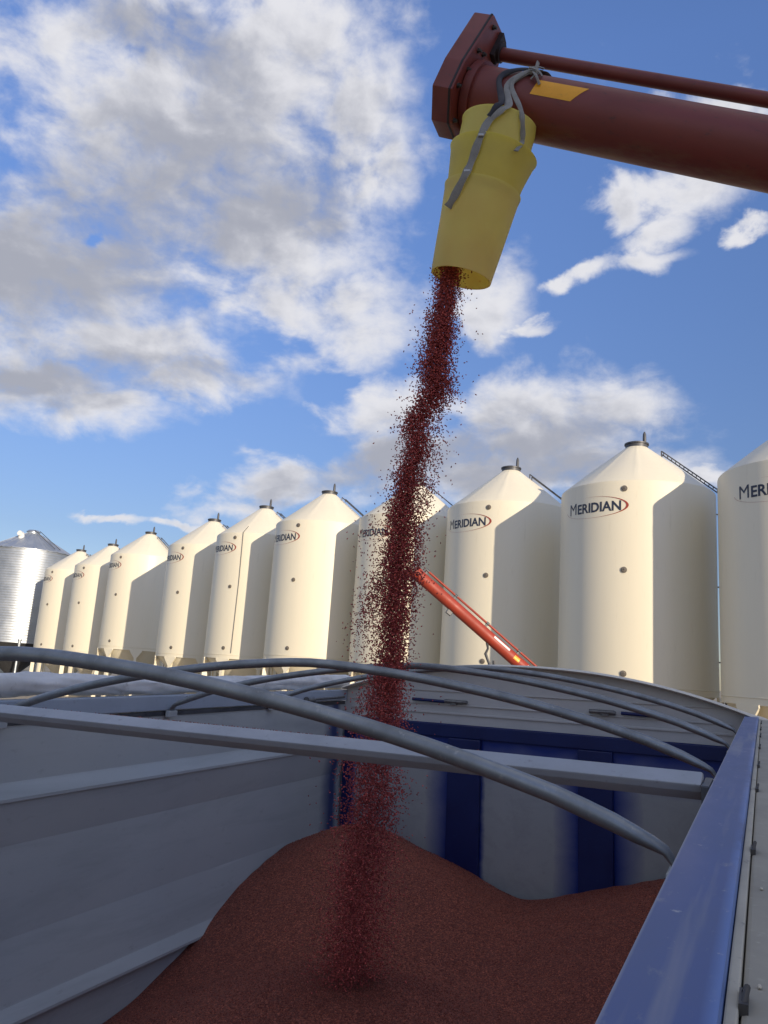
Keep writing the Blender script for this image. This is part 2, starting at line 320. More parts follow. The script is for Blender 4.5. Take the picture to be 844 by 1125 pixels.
# ------------------------------------------------------------------ ground
gm = MB(); NG = 40
ext = [-3000, -900, -300, -120, -60, -30, -15, -6, 0, 6, 15, 30, 60, 120, 300, 900, 3000]
vs = [(x, y, 0.0) for y in ext for x in ext]; n = len(ext)
gm.add(vs, [(j * n + i, j * n + i + 1, (j + 1) * n + i + 1, (j + 1) * n + i) for j in range(n - 1) for i in range(n - 1)])
tag(gm.build('ground', M['dirt']), kind='structure')

# ------------------------------------------------------------------ the row of cream hopper silos
SR, ZB, ZE, ZC = 2.3, EYE - 0.14, EYE + 5.68, EYE + 7.30
def text_mesh(body, size, off):
    cu = bpy.data.curves.new('t', 'FONT'); cu.body = body; cu.size = size; cu.offset = off; cu.resolution_u = 3
    o = bpy.data.objects.new('t', cu); col.objects.link(o); bpy.context.view_layer.update()
    dg = bpy.context.evaluated_depsgraph_get(); me = bpy.data.meshes.new_from_object(o.evaluated_get(dg))
    bpy.data.objects.remove(o); bpy.data.curves.remove(cu)
    v = [tuple(p.co) for p in me.vertices]; f = [tuple(p.vertices) for p in me.polygons]; bpy.data.meshes.remove(me)
    return v, f
def wrap(u, z, rad):
    b = R(256.0) - u / SR
    return (rad * math.sin(b), rad * math.cos(b), z)
def make_silo():
    root = empty('hopper_silo')
    w = MB(); w.lathe([(SR, ZB - 0.16), (SR, ZB + 0.02), (SR, ZE - 0.06), (SR - 0.012, ZE - 0.02)], 120); w.build('wall', M['cream'], root, 40)
    sk = MB(); sk.lathe([(SR + 0.004, ZB + 0.03), (SR + 0.018, ZB + 0.025), (SR + 0.018, ZB + 0.005), (SR + 0.004, ZB)], 96); sk.build('seam_band', M['cream'], root, 40)
    # roof: cone of 10 gently creased sheets with a small eave overhang
    r = MB(); seg = 120; prof = [(SR - 0.010, ZE - 0.022), (SR - 0.05, ZE + 0.022), (SR * 0.62, ZE + (ZC - ZE) * 0.42), (0.33, ZC - 0.03)]
    vs = []
    for i, (rr, z) in enumerate(prof):
        for k in range(seg):
            a = 2 * math.pi * k / seg; q = (k % 12) / 12.0
            cr_ = 1.0 + (0.014 * (abs(q - 0.5) * 2) ** 6 if 1 < i < 3 else 0.0)
            vs.append((rr * cr_ * math.cos(a), rr * cr_ * math.sin(a), z + (0.02 * (abs(q - 0.5) * 2) ** 8 if i == 2 else 0)))
    r.add(vs, [(i * seg + k, i * seg + (k + 1) % seg, (i + 1) * seg + (k + 1) % seg, (i + 1) * seg + k) for i in range(3) for k in range(seg)])
    rf = r.build('roof', M['cream'], root, 35)
    c = MB(); c.lathe([(0.30, ZC - 0.10), (0.345, ZC - 0.08), (0.345, ZC + 0.06), (0.375, ZC + 0.065), (0.375, ZC + 0.11), (0.32, ZC + 0.13), (0.02, ZC + 0.17)], 40)
    lid = c.build('lid', M['dark_steel'], rf, 40)
    a = R(118); v = MB(); px, py = 0.24 * math.sin(a), 0.24 * math.cos(a)
    v.tube([(px, py, ZC + 0.06), (px, py, ZC + 0.30), (px, py, ZC + 0.42), (px, py, ZC + 0.50)], [0.055, 0.055, 0.05, 0.02], 12); v.build('vent_post', M['dark_steel'], rf, 40)
    # hopper cone and discharge
    h = MB(); h.lathe([(SR - 0.04, ZB - 0.02), (SR - 0.04, ZB - 0.10), (0.28, 0.95), (0.28, 0.70), (0.24, 0.70)], 64); h.build('hopper', M['cream'], root, 30)
    sl = MB(); sl.box((-0.33, -0.33, 0.60), (0.33, 0.33, 0.72)); sl.build('slide_gate', M['dark_steel'], root)
    for k in range(8):
        a = R(18 + 45 * k); d = Vector((math.cos(a), math.sin(a), 0)); t = Vector((-math.sin(a), math.cos(a), 0))
        fr = lambda q, u, w, d=d, t=t: d * q + t * u + Vector((0, 0, w))
        l = MB(); l.prism([(-0.075, -0.6), (0.075, -0.6), (0.075, ZB - 0.62), (0.36, ZB - 0.22), (0.36, ZB - 0.15), (-0.36, ZB - 0.15), (-0.36, ZB - 0.22), (-0.075, ZB - 0.62)], SR - 0.05, SR + 0.012, fr)
        l.prism([(-0.012, -0.6), (0.012, -0.6), (0.012, ZB - 0.3), (-0.012, ZB - 0.3)], SR - 0.25, SR - 0.05, fr); l.build('leg', M['cream'], root)
    rr = MB(); rr.lathe([(SR - 0.01, 0.62), (SR + 0.04, 0.62), (SR + 0.04, 0.74), (SR - 0.01, 0.74)], 64, True); rr.build('leg_ring', M['cream'], root, 30)
    # three round ports down the front
    for z in (ZE - 0.27, EYE + 3.05, EYE + 0.18):
        a = R(206.8); n = Vector((math.sin(a), math.cos(a), 0)); s_ = Vector((n.y, -n.x, 0))
        p = MB(); p.lathe([(0.02, 0.045), (0.055, 0.04), (0.06, 0.02), (0.088, 0.02), (0.088, -0.02)], 20, frame=lambda x, y, q: n * (SR + q) + s_ * x + Vector((0, 0, z + y)))
        p.build('port', M['port'], root, 30)
    # lettering, wrapped on the wall
    big, bf = text_mesh('M', 0.50, 0.0); sml, sf = text_mesh('ERIDIAN', 0.40, 0.010)
    mw = max(p[0] for p in big) + 0.045; full = mw + max(p[0] for p in sml); k = 1.86 / full
    L_ = MB(); z0 = ZE - 0.90
    def put(vv, ff, off):
        bm = bmesh.new(); vs_ = [bm.verts.new((p[0] + off, p[1], 0)) for p in vv]
        for f in ff:
            try: bm.faces.new([vs_[i] for i in f])
            except ValueError: pass
        bmesh.ops.triangulate(bm, faces=bm.faces[:])
        x_ = 0.06
        while x_ < 2.6:
            bmesh.ops.bisect_plane(bm, geom=bm.verts[:] + bm.edges[:] + bm.faces[:], plane_co=(x_, 0, 0), plane_no=(1, 0, 0)); x_ += 0.06
        bmesh.ops.triangulate(bm, faces=bm.faces[:]); bm.verts.index_update()
        L_.add([wrap(0.03 + v.co.x * k, z0 + v.co.y, SR + 0.006) for v in bm.verts], [tuple(v.index for v in f.verts) for f in bm.faces]); bm.free()
    put(big, bf, 0.0); put(sml, sf, mw)
    L_.build('lettering', M['ink'], root)
    S = MB(); vs = []; fs = []; N_ = 90; cu, cz_ = 0.98, z0 + 0.14
    for i in range(N_ + 1):
        th = R(-172 + i * (172 + 112) / N_); wv = 0.010 + 0.058 * max(0.0, math.cos(th * 0.9)) ** 3
        if i > N_ - 12: wv *= (N_ - i) / 12.0
        for q in (0, 1):
            vs.append(wrap(cu + (1.12 - q * wv) * math.cos(th), cz_ + (0.315 - q * wv * 0.45) * math.sin(th), SR + 0.009))
    fs = [(2 * i, 2 * i + 1, 2 * i + 3, 2 * i + 2) for i in range(N_)]
    S.add(vs, fs); S.build('swoosh', M['red_ink'], root)
    # ladders: up the wall and on over the roof
    b = R(112); n = Vector((math.sin(b), math.cos(b), 0)); s_ = Vector((n.y, -n.x, 0)); Z = Vector((0, 0, 1))
    ld = MB()
    for q in (-0.2, 0.2): ld.tube([n * (SR + 0.17) + s_ * q + Z * z for z in (0.9, ZE + 0.05)], 0.022, 8)
    z = 1.1
    while z < ZE: ld.tube([n * (SR + 0.17) + s_ * -0.2 + Z * z, n * (SR + 0.17) + s_ * 0.2 + Z * z], 0.014, 6); z += 0.3
    for z in (1.6, 4.0, 6.2, 8.4): ld.box((-0.01, -0.01, -0.01), (0.01, 0.01, 0.01)) if False else ld.tube([n * SR + Z * z, n * (SR + 0.17) + Z * z], 0.02, 6)
    ld.build('wall_ladder', M['dark_steel'], root, 40)
    rl = MB(); p0 = n * (SR + 0.1) + Z * (ZE + 0.10); p1 = n * 0.75 + Z * (ZE + (ZC - ZE) * 0.80 + 0.12)
    for q in (-0.19, 0.19): rl.tube([p0 + s_ * q, p1 + s_ * q], 0.02, 8); rl.tube([p1 + s_ * q, p1 + s_ * q + Z * -0.14], 0.02, 8)
    for i in range(14):
        p = p0.lerp(p1, (i + 0.5) / 14); rl.tube([p - s_ * 0.19, p + s_ * 0.19], 0.013, 6)
    rl.build('roof_ladder', M['dark_steel'], root, 40)
    return root
SILOS = [  # x, y, height offset, label
    (7.89, 23.55, 0.08, 'large cream silo just right of the orange auger, the nearest silo seen whole'),
    (11.24, 19.66, 0.0, 'cream silo cut off by the right edge of the photo, only its first letters showing'),
    (4.66, 28.0, 0.22, 'cream silo directly behind the leaning orange auger tube'),
    (1.30, 31.5, 0.25, 'cream silo half hidden behind the falling seed'),
    (-2.56, 34.7, 0.31, 'cream silo immediately left of the one behind the falling seed'),
    (-6.0, 38.6, 0.18, 'cream silo two places left of the one behind the falling seed'),
    (-9.5, 42.8, 0.06, 'fourth cream silo from the corrugated steel bin'),
    (-15.3, 50.5, 0.25, 'third cream silo from the corrugated steel bin'),
    (-18.98, 54.22, -0.22, 'second cream silo from the corrugated steel bin'),
    (-22.81, 58.43, -0.26, 'smallest cream silo, next to the corrugated steel bin'),
    (14.8, 15.55, 0.0, 'cream silo beyond the right edge of the photo, shading the cropped one'),
]
proto = make_silo()
for i, (x, y, dz, lab) in enumerate(SILOS):
    o = proto if i == 0 else copy_tree(proto)
    o.location = (x, y, dz); o.rotation_euler = (0, 0, R(rnd.uniform(-1.2, 1.2)) if i else 0)
    tag(o, lab, 'silo', 'cream hopper silos in a row')

cb_s = next(q for q in bpy.data.objects if q.get('label') == 'cream silo two places left of the one behind the falling seed')
b_ = R(196); n_ = Vector((math.sin(b_), math.cos(b_), 0)); c = MB()
c.tube([n_ * (SR * 0.80) + Vector((0, 0, ZE + 0.36)), n_ * (SR + 0.03) + Vector((0, 0, ZE - 0.02)), n_ * (SR + 0.035) + Vector((0.03, 0, ZE - 2.4)), n_ * (SR + 0.03) + Vector((0, 0, ZB + 0.1))], 0.014, 6); c.build('cable', M['dark_steel'], cb_s, 40)

# ------------------------------------------------------------------ corrugated steel bins
def steel_bin(loc, rad, zb, ze, zc, label):
    root = empty('steel_bin'); root.location = (*loc, 0); tag(root, label, 'grain bin')
    w = MB(); prof = []; n = int((ze - zb) / 0.05)
    for i in range(n + 1):
        prof.append((rad + 0.008 * math.sin(i * math.pi / 2), zb + (ze - zb) * i / n))
    w.lathe(prof, 72); w.build('wall', M['bin_steel'], root, 60)
    r = MB(); seg = 72
    vs = []
    for rr, z in ((rad + 0.09, ze - 0.05), (rad + 0.09, ze), (0.45, zc)):
        for k in range(seg * 2):
            a = math.pi * k / seg; rib = 0.05 if (k % 6 == 0 and rr > 0.1) else 0.0
            vs.append((rr * math.cos(a), rr * math.sin(a), z + rib))
    q = seg * 2
    r.add(vs, [(i * q + k, i * q + (k + 1) % q, (i + 1) * q + (k + 1) % q, (i + 1) * q + k) for i in range(2) for k in range(q)])
    rf = r.build('roof', M['bin_steel'], root)
    c = MB(); c.lathe([(0.50, zc - 0.12), (0.50, zc + 0.12), (0.56, zc + 0.12), (0.4, zc + 0.26), (0.02, zc + 0.32)], 32); c.build('lid', M['galv'], rf, 40)
    hm = MB(); a = R(190); d = Vector((math.sin(a), math.cos(a), 0)); p = d * (rad * 0.45) + Vector((0, 0, ze + (zc - ze) * 0.62))
    hm.tube([p, p + Vector((0, 0, 0.3)) + d * 0.1, p + Vector((0, 0, 0.35)) + d * 0.35], [0.24, 0.24, 0.2], 14); hm.build('roof_vent', M['decal'], rf, 40)
    # stair rail up the roof
    b = R(120); n_ = Vector((math.sin(b), math.cos(b), 0)); sd = Vector((n_.y, -n_.x, 0)); ld = MB()
    for q_ in (-0.25, 0.25): ld.tube([n_ * (rad + 0.1) + sd * q_ + Vector((0, 0, ze + 0.2)), n_ * 0.5 + sd * q_ + Vector((0, 0, zc + 0.2))], 0.03, 6)
    ld.build('roof_ladder', M['dark_steel'], rf)
    h = MB(); h.lathe([(rad - 0.05, zb + 0.05), (0.3, max(0.6, zb - rad * 0.8)), (0.3, 0.4)], 56); h.build('hopper', M['dark_steel'], root, 30)
    for k in range(10):
        a = 2 * math.pi * (k + 0.3) / 10; px, py = rad * math.cos(a), rad * math.sin(a)
        l = MB(); l.tube([(px, py, -0.2), (px, py, zb - 0.3), (px, py, zb + 0.3)], [0.09, 0.09, 0.16], 8); l.build('leg', M['galv'], root, 40)
    return root
steel_bin((-28.9, 63.4), 3.25, EYE - 0.1, EYE + 7.25, EYE + 8.85, 'round corrugated galvanized steel bin standing past the last cream silo, sun glaring on it')
steel_bin((-37.5, 70.0), 3.25, EYE - 0.1, EYE + 7.2, EYE + 8.8, 'corrugated steel bin mostly outside the left edge, only a roof corner showing')
steel_bin((12.0, -16.1), 3.8, 2.6, 11.2, 13.0, 'tall corrugated steel bin out of view, added behind the trailer to shade it')  # unseen bin added so its shadow covers the trailer and maroon auger

# ------------------------------------------------------------------ the grain trailer (own axes: x across to the right rail, y forward, z up)
TT, LL, NN = Vector((0.894, -0.447, 0.0)).normalized(), Vector((0.4467, 0.8945, 0.018)), None
_y, _pt, _ro = R(26.52812832), R(1.05807144), R(0.95173923)
Lh = Vector((math.sin(_y), math.cos(_y), 0)); Th = Vector((math.cos(_y), -math.sin(_y), 0)); Zh = Vector((0, 0, 1))
LL = math.cos(_pt) * Lh + math.sin(_pt) * Zh; N2 = -math.sin(_pt) * Lh + math.cos(_pt) * Zh
TT = math.cos(_ro) * Th + math.sin(_ro) * N2; NN = -math.sin(_ro) * Th + math.cos(_ro) * N2
OO = Vector((2.012, 4.252, EYE - 0.126)); HT = 3.1
base = OO - NN * HT
TM = Matrix(((TT.x, LL.x, NN.x, base.x), (TT.y, LL.y, NN.y, base.y), (TT.z, LL.z, NN.z, base.z), (0, 0, 0, 1)))
def tz(n): return HT + n
def tp(t, l, n): return Vector((t, l, HT + n))            # trailer coordinates
def tw(t, l, n): return OO + TT * t + LL * l + NN * n      # the same as a world point
W, LEN, FL = 2.44, 8.2, -1.75
trailer = empty('grain_trailer', TM); tag(trailer, 'open topped grain trailer with grey walls, blue rail and bare tarp bows, filling with seed', 'grain trailer')

# far side wall: folded sheet with two ledge ribs
prof = [(-0.075, 0.0), (-0.30, 0.002), (-0.308, 0.006), (-0.352, 0.040), (-0.364, 0.040), (-0.367, 0.030), (-0.53, -0.004), (-0.86, 0.0), (-1.075, 0.034), (-1.083, 0.036), (-1.130, 0.064), (-1.142, 0.064), (-1.145, 0.03), (-1.4, 0.01), (FL, 0.0)]
w = MB(); ys = [0.0, -1.2, -2.4, -3.6, -4.8, -6.0, -LEN]
vs = [(-W + p, y, tz(n)) for y in ys for n, p in prof] ; k = len(prof)
w.add(vs, [(j * k + i, j * k + i + 1, (j + 1) * k + i + 1, (j + 1) * k + i) for j in range(len(ys) - 1) for i in range(k - 1)])
w.box((-W - 0.05, -LEN, tz(FL)), (-W - 0.012, 0.05, tz(-0.075)))
# paint of the far wall: grey-white with a blue overspray streak by the front corner
m = worn('white_wall_paint', (0.46, 0.47, 0.445), (0.40, 0.415, 0.40), (0.35, 0.35, 0.33), 1.6, (0.40, 0.6), 0, (1, 0.5, 1), fine=25); g = NT(m)
pc = g.b.inputs['Base Color'].links[0].from_socket
s_ = g.n('ShaderNodeSeparateXYZ'); g.l(g.coord(), s_.inputs[0]); nn_ = g.noise(4, 5, 0.6)
yy = g.math('ADD', s_.outputs[1], g.math('MULTIPLY', g.math('SUBTRACT', nn_, 0.5), 0.10))
band = g.math('MULTIPLY', g.rng(yy, -0.28, -0.16), g.rng(yy, -0.06, -0.12), True)
g.color(g.mix(g.math('MULTIPLY', band, 0.9), pc, (0.006, 0.025, 0.14)))
w.build('side_wall', m, trailer, 4)
tr = MB(); tr.box((-W - 0.055, -LEN, tz(-0.070)), (-W + 0.012, 0.0, tz(-0.002))); tr.build('top_rail', worn('grey_rail_paint', (0.36, 0.40, 0.45), (0.31, 0.35, 0.40), (0.25, 0.27, 0.3), 5, (0.4, 0.6)), trailer, bevel=0.005)['label'] = 'blue-grey far top rail under the rolled tarp'
sb = MB(); sb.box((-W + 0.0005, -LEN, tz(-0.094)), (-W + 0.006, -0.02, tz(-0.0745))); sb.build('sealant_bead', M['dark_steel'], trailer)
# near side wall and its blue top rail
w = MB(); w.box((0.012, -LEN, tz(FL)), (0.05, 0.0, tz(-0.14))); w.build('side_wall', M['white'], trailer)
rail_mat = worn('worn_blue_rail', (0.050, 0.088, 0.250), (0.092, 0.125, 0.250), (0.18, 0.20, 0.27), 4.5, (0.42, 0.6), 0, (2, 0.7, 1), fine=30); g = NT(rail_mat)
pc = g.b.inputs['Base Color'].links[0].from_socket; s_ = g.n('ShaderNodeSeparateXYZ'); g.l(g.coord(), s_.inputs[0])
w1 = g.noise(7, 6, 0.7, (1, 0.35, 1)); w2 = g.noise(38, 5, 0.75); w3 = g.noise(2.2, 4, 0.6, (9, 0.4, 1))
ed = g.math('MULTIPLY', g.rng(s_.outputs[0], 0.0565, 0.0655), g.rng(w1, 0.36, 0.5), True)      # rubbed outer edge
e2_ = g.math('MULTIPLY', g.rng(s_.outputs[0], 0.004, 0.0005), 0.8, True)
c = g.mix(g.math('MULTIPLY', ed, 0.75), pc, (0.13, 0.22, 0.47)); c = g.mix(g.math('MULTIPLY', g.rng(w2, 0.64, 0.70), 0.7), c, (0.42, 0.42, 0.44))
c = g.mix(g.math('MULTIPLY', g.rng(w3, 0.56, 0.66), 0.35), c, (0.33, 0.32, 0.32)); g.color(g.mix(e2_, c, (0.30, 0.31, 0.34)))
tr = MB(); tr.box((0.0, -LEN, tz(-0.138)), (0.068, -0.004, tz(0.0))); tr.build('top_rail', rail_mat, trailer, 40, bevel=0.004)['label'] = 'wide faded blue near top rail'
st_ = MB(); st_.box((0.0690, -LEN, tz(-0.10)), (0.0775, -0.03, tz(-0.009))); st_.build('edge_strip', M['dust_strip'], trailer, bevel=0.0015)
lg = MB(); lg.box((0.0785, -LEN, tz(-0.06)), (0.34, -0.05, tz(-0.0125))); lg.build('ledge', M['ledge'], trailer, bevel=0.004)
for i, l in enumerate((-0.46, -0.943, -1.376, -1.903, -2.464, -2.922, -3.533, -4.06)):
    c = MB(); s_ = 0.7 if l > -3.4 else 0.55
    c.box((0.0775, l - 0.028 * s_, tz(-0.014)), (0.0775 + 0.006, l + 0.028 * s_, tz(-0.006)))
    c.tube([(0.0805, l - 0.02 * s_, tz(-0.008)), (0.083, l, tz(0.0)), (0.0805, l + 0.02 * s_, tz(-0.008))], 0.0022, 8)
    c.build('clip', M['bolt'], trailer)
# front wall: deep-blue frame posts and top band, grey panels with blue overspray at their edges
posts = [(-2.42, -2.36), (-1.685, -1.475), (-0.885, -0.69), (-0.05, 0.0)]
m = worn('panel_paint', (0.36, 0.36, 0.345), (0.315, 0.32, 0.31), (0.27, 0.265, 0.25), 2, (0.42, 0.6), 0, fine=25); g = NT(m)
pc = g.b.inputs['Base Color'].links[0].from_socket
s_ = g.n('ShaderNodeSeparateXYZ'); g.l(g.coord(), s_.inputs[0]); nn_ = g.noise(5, 5, 0.6); nf = g.noise(3, 3, 0.5, (1, 1, 0.6))
wob = g.math('MULTIPLY', g.math('SUBTRACT', nn_, 0.5), 0.07)
xx = g.math('ADD', s_.outputs[0], wob); zz = g.math('ADD', s_.outputs[2], g.math('MULTIPLY', g.math('SUBTRACT', nf, 0.5), 0.16))
mk = g.rng(zz, tz(-0.47), tz(-0.27))
for a, b in posts[:3]:
    mk = g.math('MAXIMUM', mk, g.math('MULTIPLY', g.rng(xx, a - 0.15, a - 0.005), g.rng(xx, b + (0.16 if b > -0.8 else 0.03), b - 0.0), True))
g.color(g.mix(g.math('POWER', mk, 0.8), pc, (0.002, 0.022, 0.19)))
fwm = MB(); fwm.box((-W, 0.0, tz(FL)), (0.0, 0.04, tz(-0.17))); fwl = fwm.build('front_wall', m, trailer)
for a, b in posts:
    p = MB(); p.box((a, -0.035, tz(FL)), (b, -0.0015, tz(-0.25))); p.build('post', M['deep_blue'], fwl, bevel=0.006)
p = MB(); p.box((-W + 0.002, -0.02, tz(-0.248)), (-0.002, -0.0015, tz(-0.172))); p.build('top_band', M['deep_blue'], fwl, bevel=0.004)
# arched end cap above the front wall
def arch(t): 
    q = min(1.0, max(-1.0, (t + W / 2) / (W / 2))); return 0.190 * (1 - abs(q) ** 2.2) + 0.004
cp = MB(); n_ = 48; ts = [-W + 0.001 + (W - 0.002) * i / n_ for i in range(n_ + 1)]
vs = []
for t in ts:
    vs += [(t, 0.0, tz(-0.168)), (t, 0.0, tz(arch(t))), (t, 0.03, tz(arch(t))), (t, 0.03, tz(-0.168))]
cp.add(vs, [(4 * i + a, 4 * i + (a + 1) % 4, 4 * i + 4 + (a + 1) % 4, 4 * i + 4 + a) for i in range(n_) for a in range(4)] + [(0, 1, 2, 3), tuple(4 * n_ + q for q in (3, 2, 1, 0))])
cap = cp.build('end_cap', M['cap'], trailer, 40)
for nz, hw in ((-0.052, 0.004), (-0.105, 0.006), (0.03, 0.003)):
    s_ = MB(); s_.box((-W + 0.05, -0.009, tz(nz - hw)), (-0.06, -0.0005, tz(nz + hw))); s_.build('seam', M['cap'], cap, bevel=0.002)
lp = MB(); lp.tube([(t, -0.025, tz(arch(t) + 0.008)) for t in ts] + [(0.03, -0.02, tz(0.0)), (0.085, -0.02, tz(-0.012)), (0.13, -0.02, tz(-0.03)), (0.32, -0.02, tz(-0.034))], [(0.010, 0.055)] * (n_ + 1) + [(0.012, 0.05)] * 4, 12, flat=(0, 0, 1)); lp.build('cap_lip', M['cap_lip'], cap, 50)
for t in (-1.66, -0.73):
    sg = -1 if t < -1 else 1
    b = MB(); b.tube([(t - 0.06, -0.022, tz(-0.03)), (t + 0.06, -0.022, tz(-0.034))], 0.011, 10); b.box((t - 0.02, -0.030, tz(-0.050)), (t + 0.02, -0.002, tz(-0.022)))
    b.tube([(t + 0.05 * sg, -0.022, tz(-0.03)), (t - 0.09 * sg, -0.022, tz(-0.031))], 0.012, 8)
    b.build('latch', M['chrome'], cap, 40)
    b = MB(); b.tube([(t - 0.28 if t < -1 else t + 0.09, -0.024, tz(-0.03)), (t - 0.06 if t < -1 else t + 0.3, -0.024, tz(-0.034))], 0.010, 10); b.build('latch_rod', M['deep_blue'], cap, 40)
for t in (-2.30, -0.03):
    pass
hk = MB(); hk.tube([(-2.41, -0.55, tz(-0.055)), (-2.405, -0.5, tz(-0.05)), (-2.40, -0.1, tz(-0.045))], 0.008, 8); hk.tube([(-2.41, -0.56, tz(-0.055)), (-2.41, -0.48, tz(-0.055))], 0.022, 10); hk.build('hook_rod', M['chrome'], trailer, 40)
# rolled tarp along the far rail
tb = MB(); pts = []; rad = []
for i in range(0, 241):
    y = 0.10 - 8.2 * i / 240
    pts.append((-2.505 + 0.006 * math.sin(y * 1.3), y, tz(0.046 + 0.006 * math.sin(y * 2.1 + 1)))); rad.append(0.043)
seg = 28; vs = []
for i, (x, y, z) in enumerate(pts):
    for k_ in range(seg):
        a = 2 * math.pi * k_ / seg
        q = 0.011 * mnoise.noise(Vector((math.cos(a) * 1.6, y * 5.5 + a * 1.2, math.sin(a) * 1.6))) + 0.007 * mnoise.noise(Vector((a * 2.0, y * 19.0 + a * 3, 3)))
        rr = 0.043 + q; vs.append((x + rr * math.cos(a), y, z + rr * math.sin(a)))
tb.add(vs, [(i * seg + k_, i * seg + (k_ + 1) % seg, (i + 1) * seg + (k_ + 1) % seg, (i + 1) * seg + k_) for i in range(240) for k_ in range(seg)] + [tuple(range(seg)), tuple(240 * seg + q for q in range(seg))][::-1])
tb.build('rolled_tarp', M['tarp'], trailer, 60)
# tarp bows: galvanized pipe arches with flattened, kinked ends held in brackets
BOWX = [0.030, 0.077, 0.154, 0.25, 0.35, 0.54, 0.74, 0.90, 1.06, 1.22]
BOWN = [-0.044, -0.024, 0.003, 0.036, 0.064, 0.108, 0.143, 0.166, 0.182, 0.193]
def bow_n(t):
    return float(np.interp(min(-t, W + t), BOWX, BOWN))
def bow(l):
    fl = [0.022, 0.027, 0.038, 0.056, 0.078, 0.110, 0.15]
    hs = [-0.080, -0.060, -0.045, -0.036, -0.027, -0.013, 0.002]
    rs_ = [(0.005, 0.021), (0.006, 0.022), (0.0075, 0.021), (0.010, 0.020), (0.0122, 0.0178), (0.0138, 0.0155), (0.0145, 0.0145)]
    mid = [0.20 + (W / 2 - 0.20) * i / 16 for i in range(17)]
    half = list(zip(fl, hs)) + [(d, bow_n(-d)) for d in mid]; rh = rs_ + [(0.0145, 0.0145)] * 17
    P = [(-d, n) for d, n in half] + [(-W + d, n) for d, n in half[-2::-1]]; rd = rh + rh[-2::-1]
    for _ in range(2):          # ease the joints of the profile
        Q = [P[0], P[1]] + [(P[i][0], 0.25 * P[i - 1][1] + 0.5 * P[i][1] + 0.25 * P[i + 1][1]) for i in range(2, len(P) - 2)] + [P[-2], P[-1]]
        P = P[:7] + Q[7:-7] + P[-7:]
    b = MB(); b.tube([(t, l + 0.15 * t, tz(n)) for t, n in P], rd, 18, flat=(0, 0, 1))
    o = b.build('bow', M['pipe'], trailer, 50)      # set slightly askew across the box
    for t0, t1, lo in ((-0.036, -0.001, -0.20), (-W + 0.014, -W + 0.036, -0.10)):
        k_ = MB(); lk = l + 0.15 * (t0 + t1) / 2; k_.box((t0, lk - 0.030, tz(lo)), (t1, lk + 0.030, tz(-0.07))); k_.build('bracket', M['white'], o, bevel=0.004)
for l in (-0.55, -1.40, -2.33, -3.43): bow(l)
# square cross beam at rail height
cb = MB(); cb.prism([(-2.948, 0.016), (-3.000, -0.003), (-2.992, -0.018), (-2.968, -0.036), (-2.925, -0.038), (-2.912, -0.02), (-2.915, 0.010)], -0.018, -W + 0.02, lambda t, u, wv: (t, u, tz(wv)))
bo = cb.build('cross_beam', M['beam'], trailer, 12, bevel=0.003)
for t0, t1 in ((-0.016, -0.001), (-W + 0.013, -W + 0.019)):
    k_ = MB(); k_.box((t0, -3.03, tz(-0.11)), (t1, -2.89, tz(0.0))); k_.build('bracket', M['dark_steel'], bo, bevel=0.003)
# rear wall, floor, frame, wheels and landing legs (below and behind the view)
w = MB(); w.box((-W, -LEN - 0.05, tz(FL)), (0.05, -LEN - 0.002, tz(-0.08))); w.build('rear_wall', M['white'], trailer)
f = MB(); f.box((-W, -LEN, tz(FL - 0.05)), (0.05, 0.04, tz(FL - 0.002))); f.build('floor', M['white'], trailer)
f = MB()
for t in (-W + 0.7, -0.75): f.box((t - 0.06, -LEN, 0.95), (t + 0.06, 0.0, tz(FL - 0.052)))
f.build('chassis', M['deep_blue'], trailer)
for l in (-6.2, -7.4):
    for t in (-W + 0.12, -0.17):
        wh = MB(); fr = lambda x, y, z, t=t, l=l: (t + z, l + x, 0.52 + y)
        wh.lathe([(0.28, -0.13), (0.47, -0.14), (0.52, -0.10), (0.52, 0.10), (0.47, 0.14), (0.28, 0.13)], 40, True, frame=fr); wo_ = wh.build('wheel', M['tyre'], trailer, 40)
        rm = MB(); rm.lathe([(0.02, 0.05), (0.12, 0.06), (0.2, 0.02), (0.279, 0.10), (0.279, -0.10), (0.02, -0.08)], 32, frame=fr); rm.build('rim', M['galv'], wo_, 40)
    ax_ = MB(); ax_.tube([(-W + 0.25, l, 0.52), (-0.30, l, 0.52)], 0.06, 12); ax_.build('axle', M['dark_steel'], trailer, 40)
for t in (-W + 0.5, -0.5):
    lg = MB(); lg.box((t - 0.06, -0.96, 0.05), (t + 0.06, -0.84, 1.3)); lg.box((t - 0.14, -1.04, 0.0), (t + 0.14, -0.76, 0.05)); lg.build('landing_leg', M['dark_steel'], trailer)

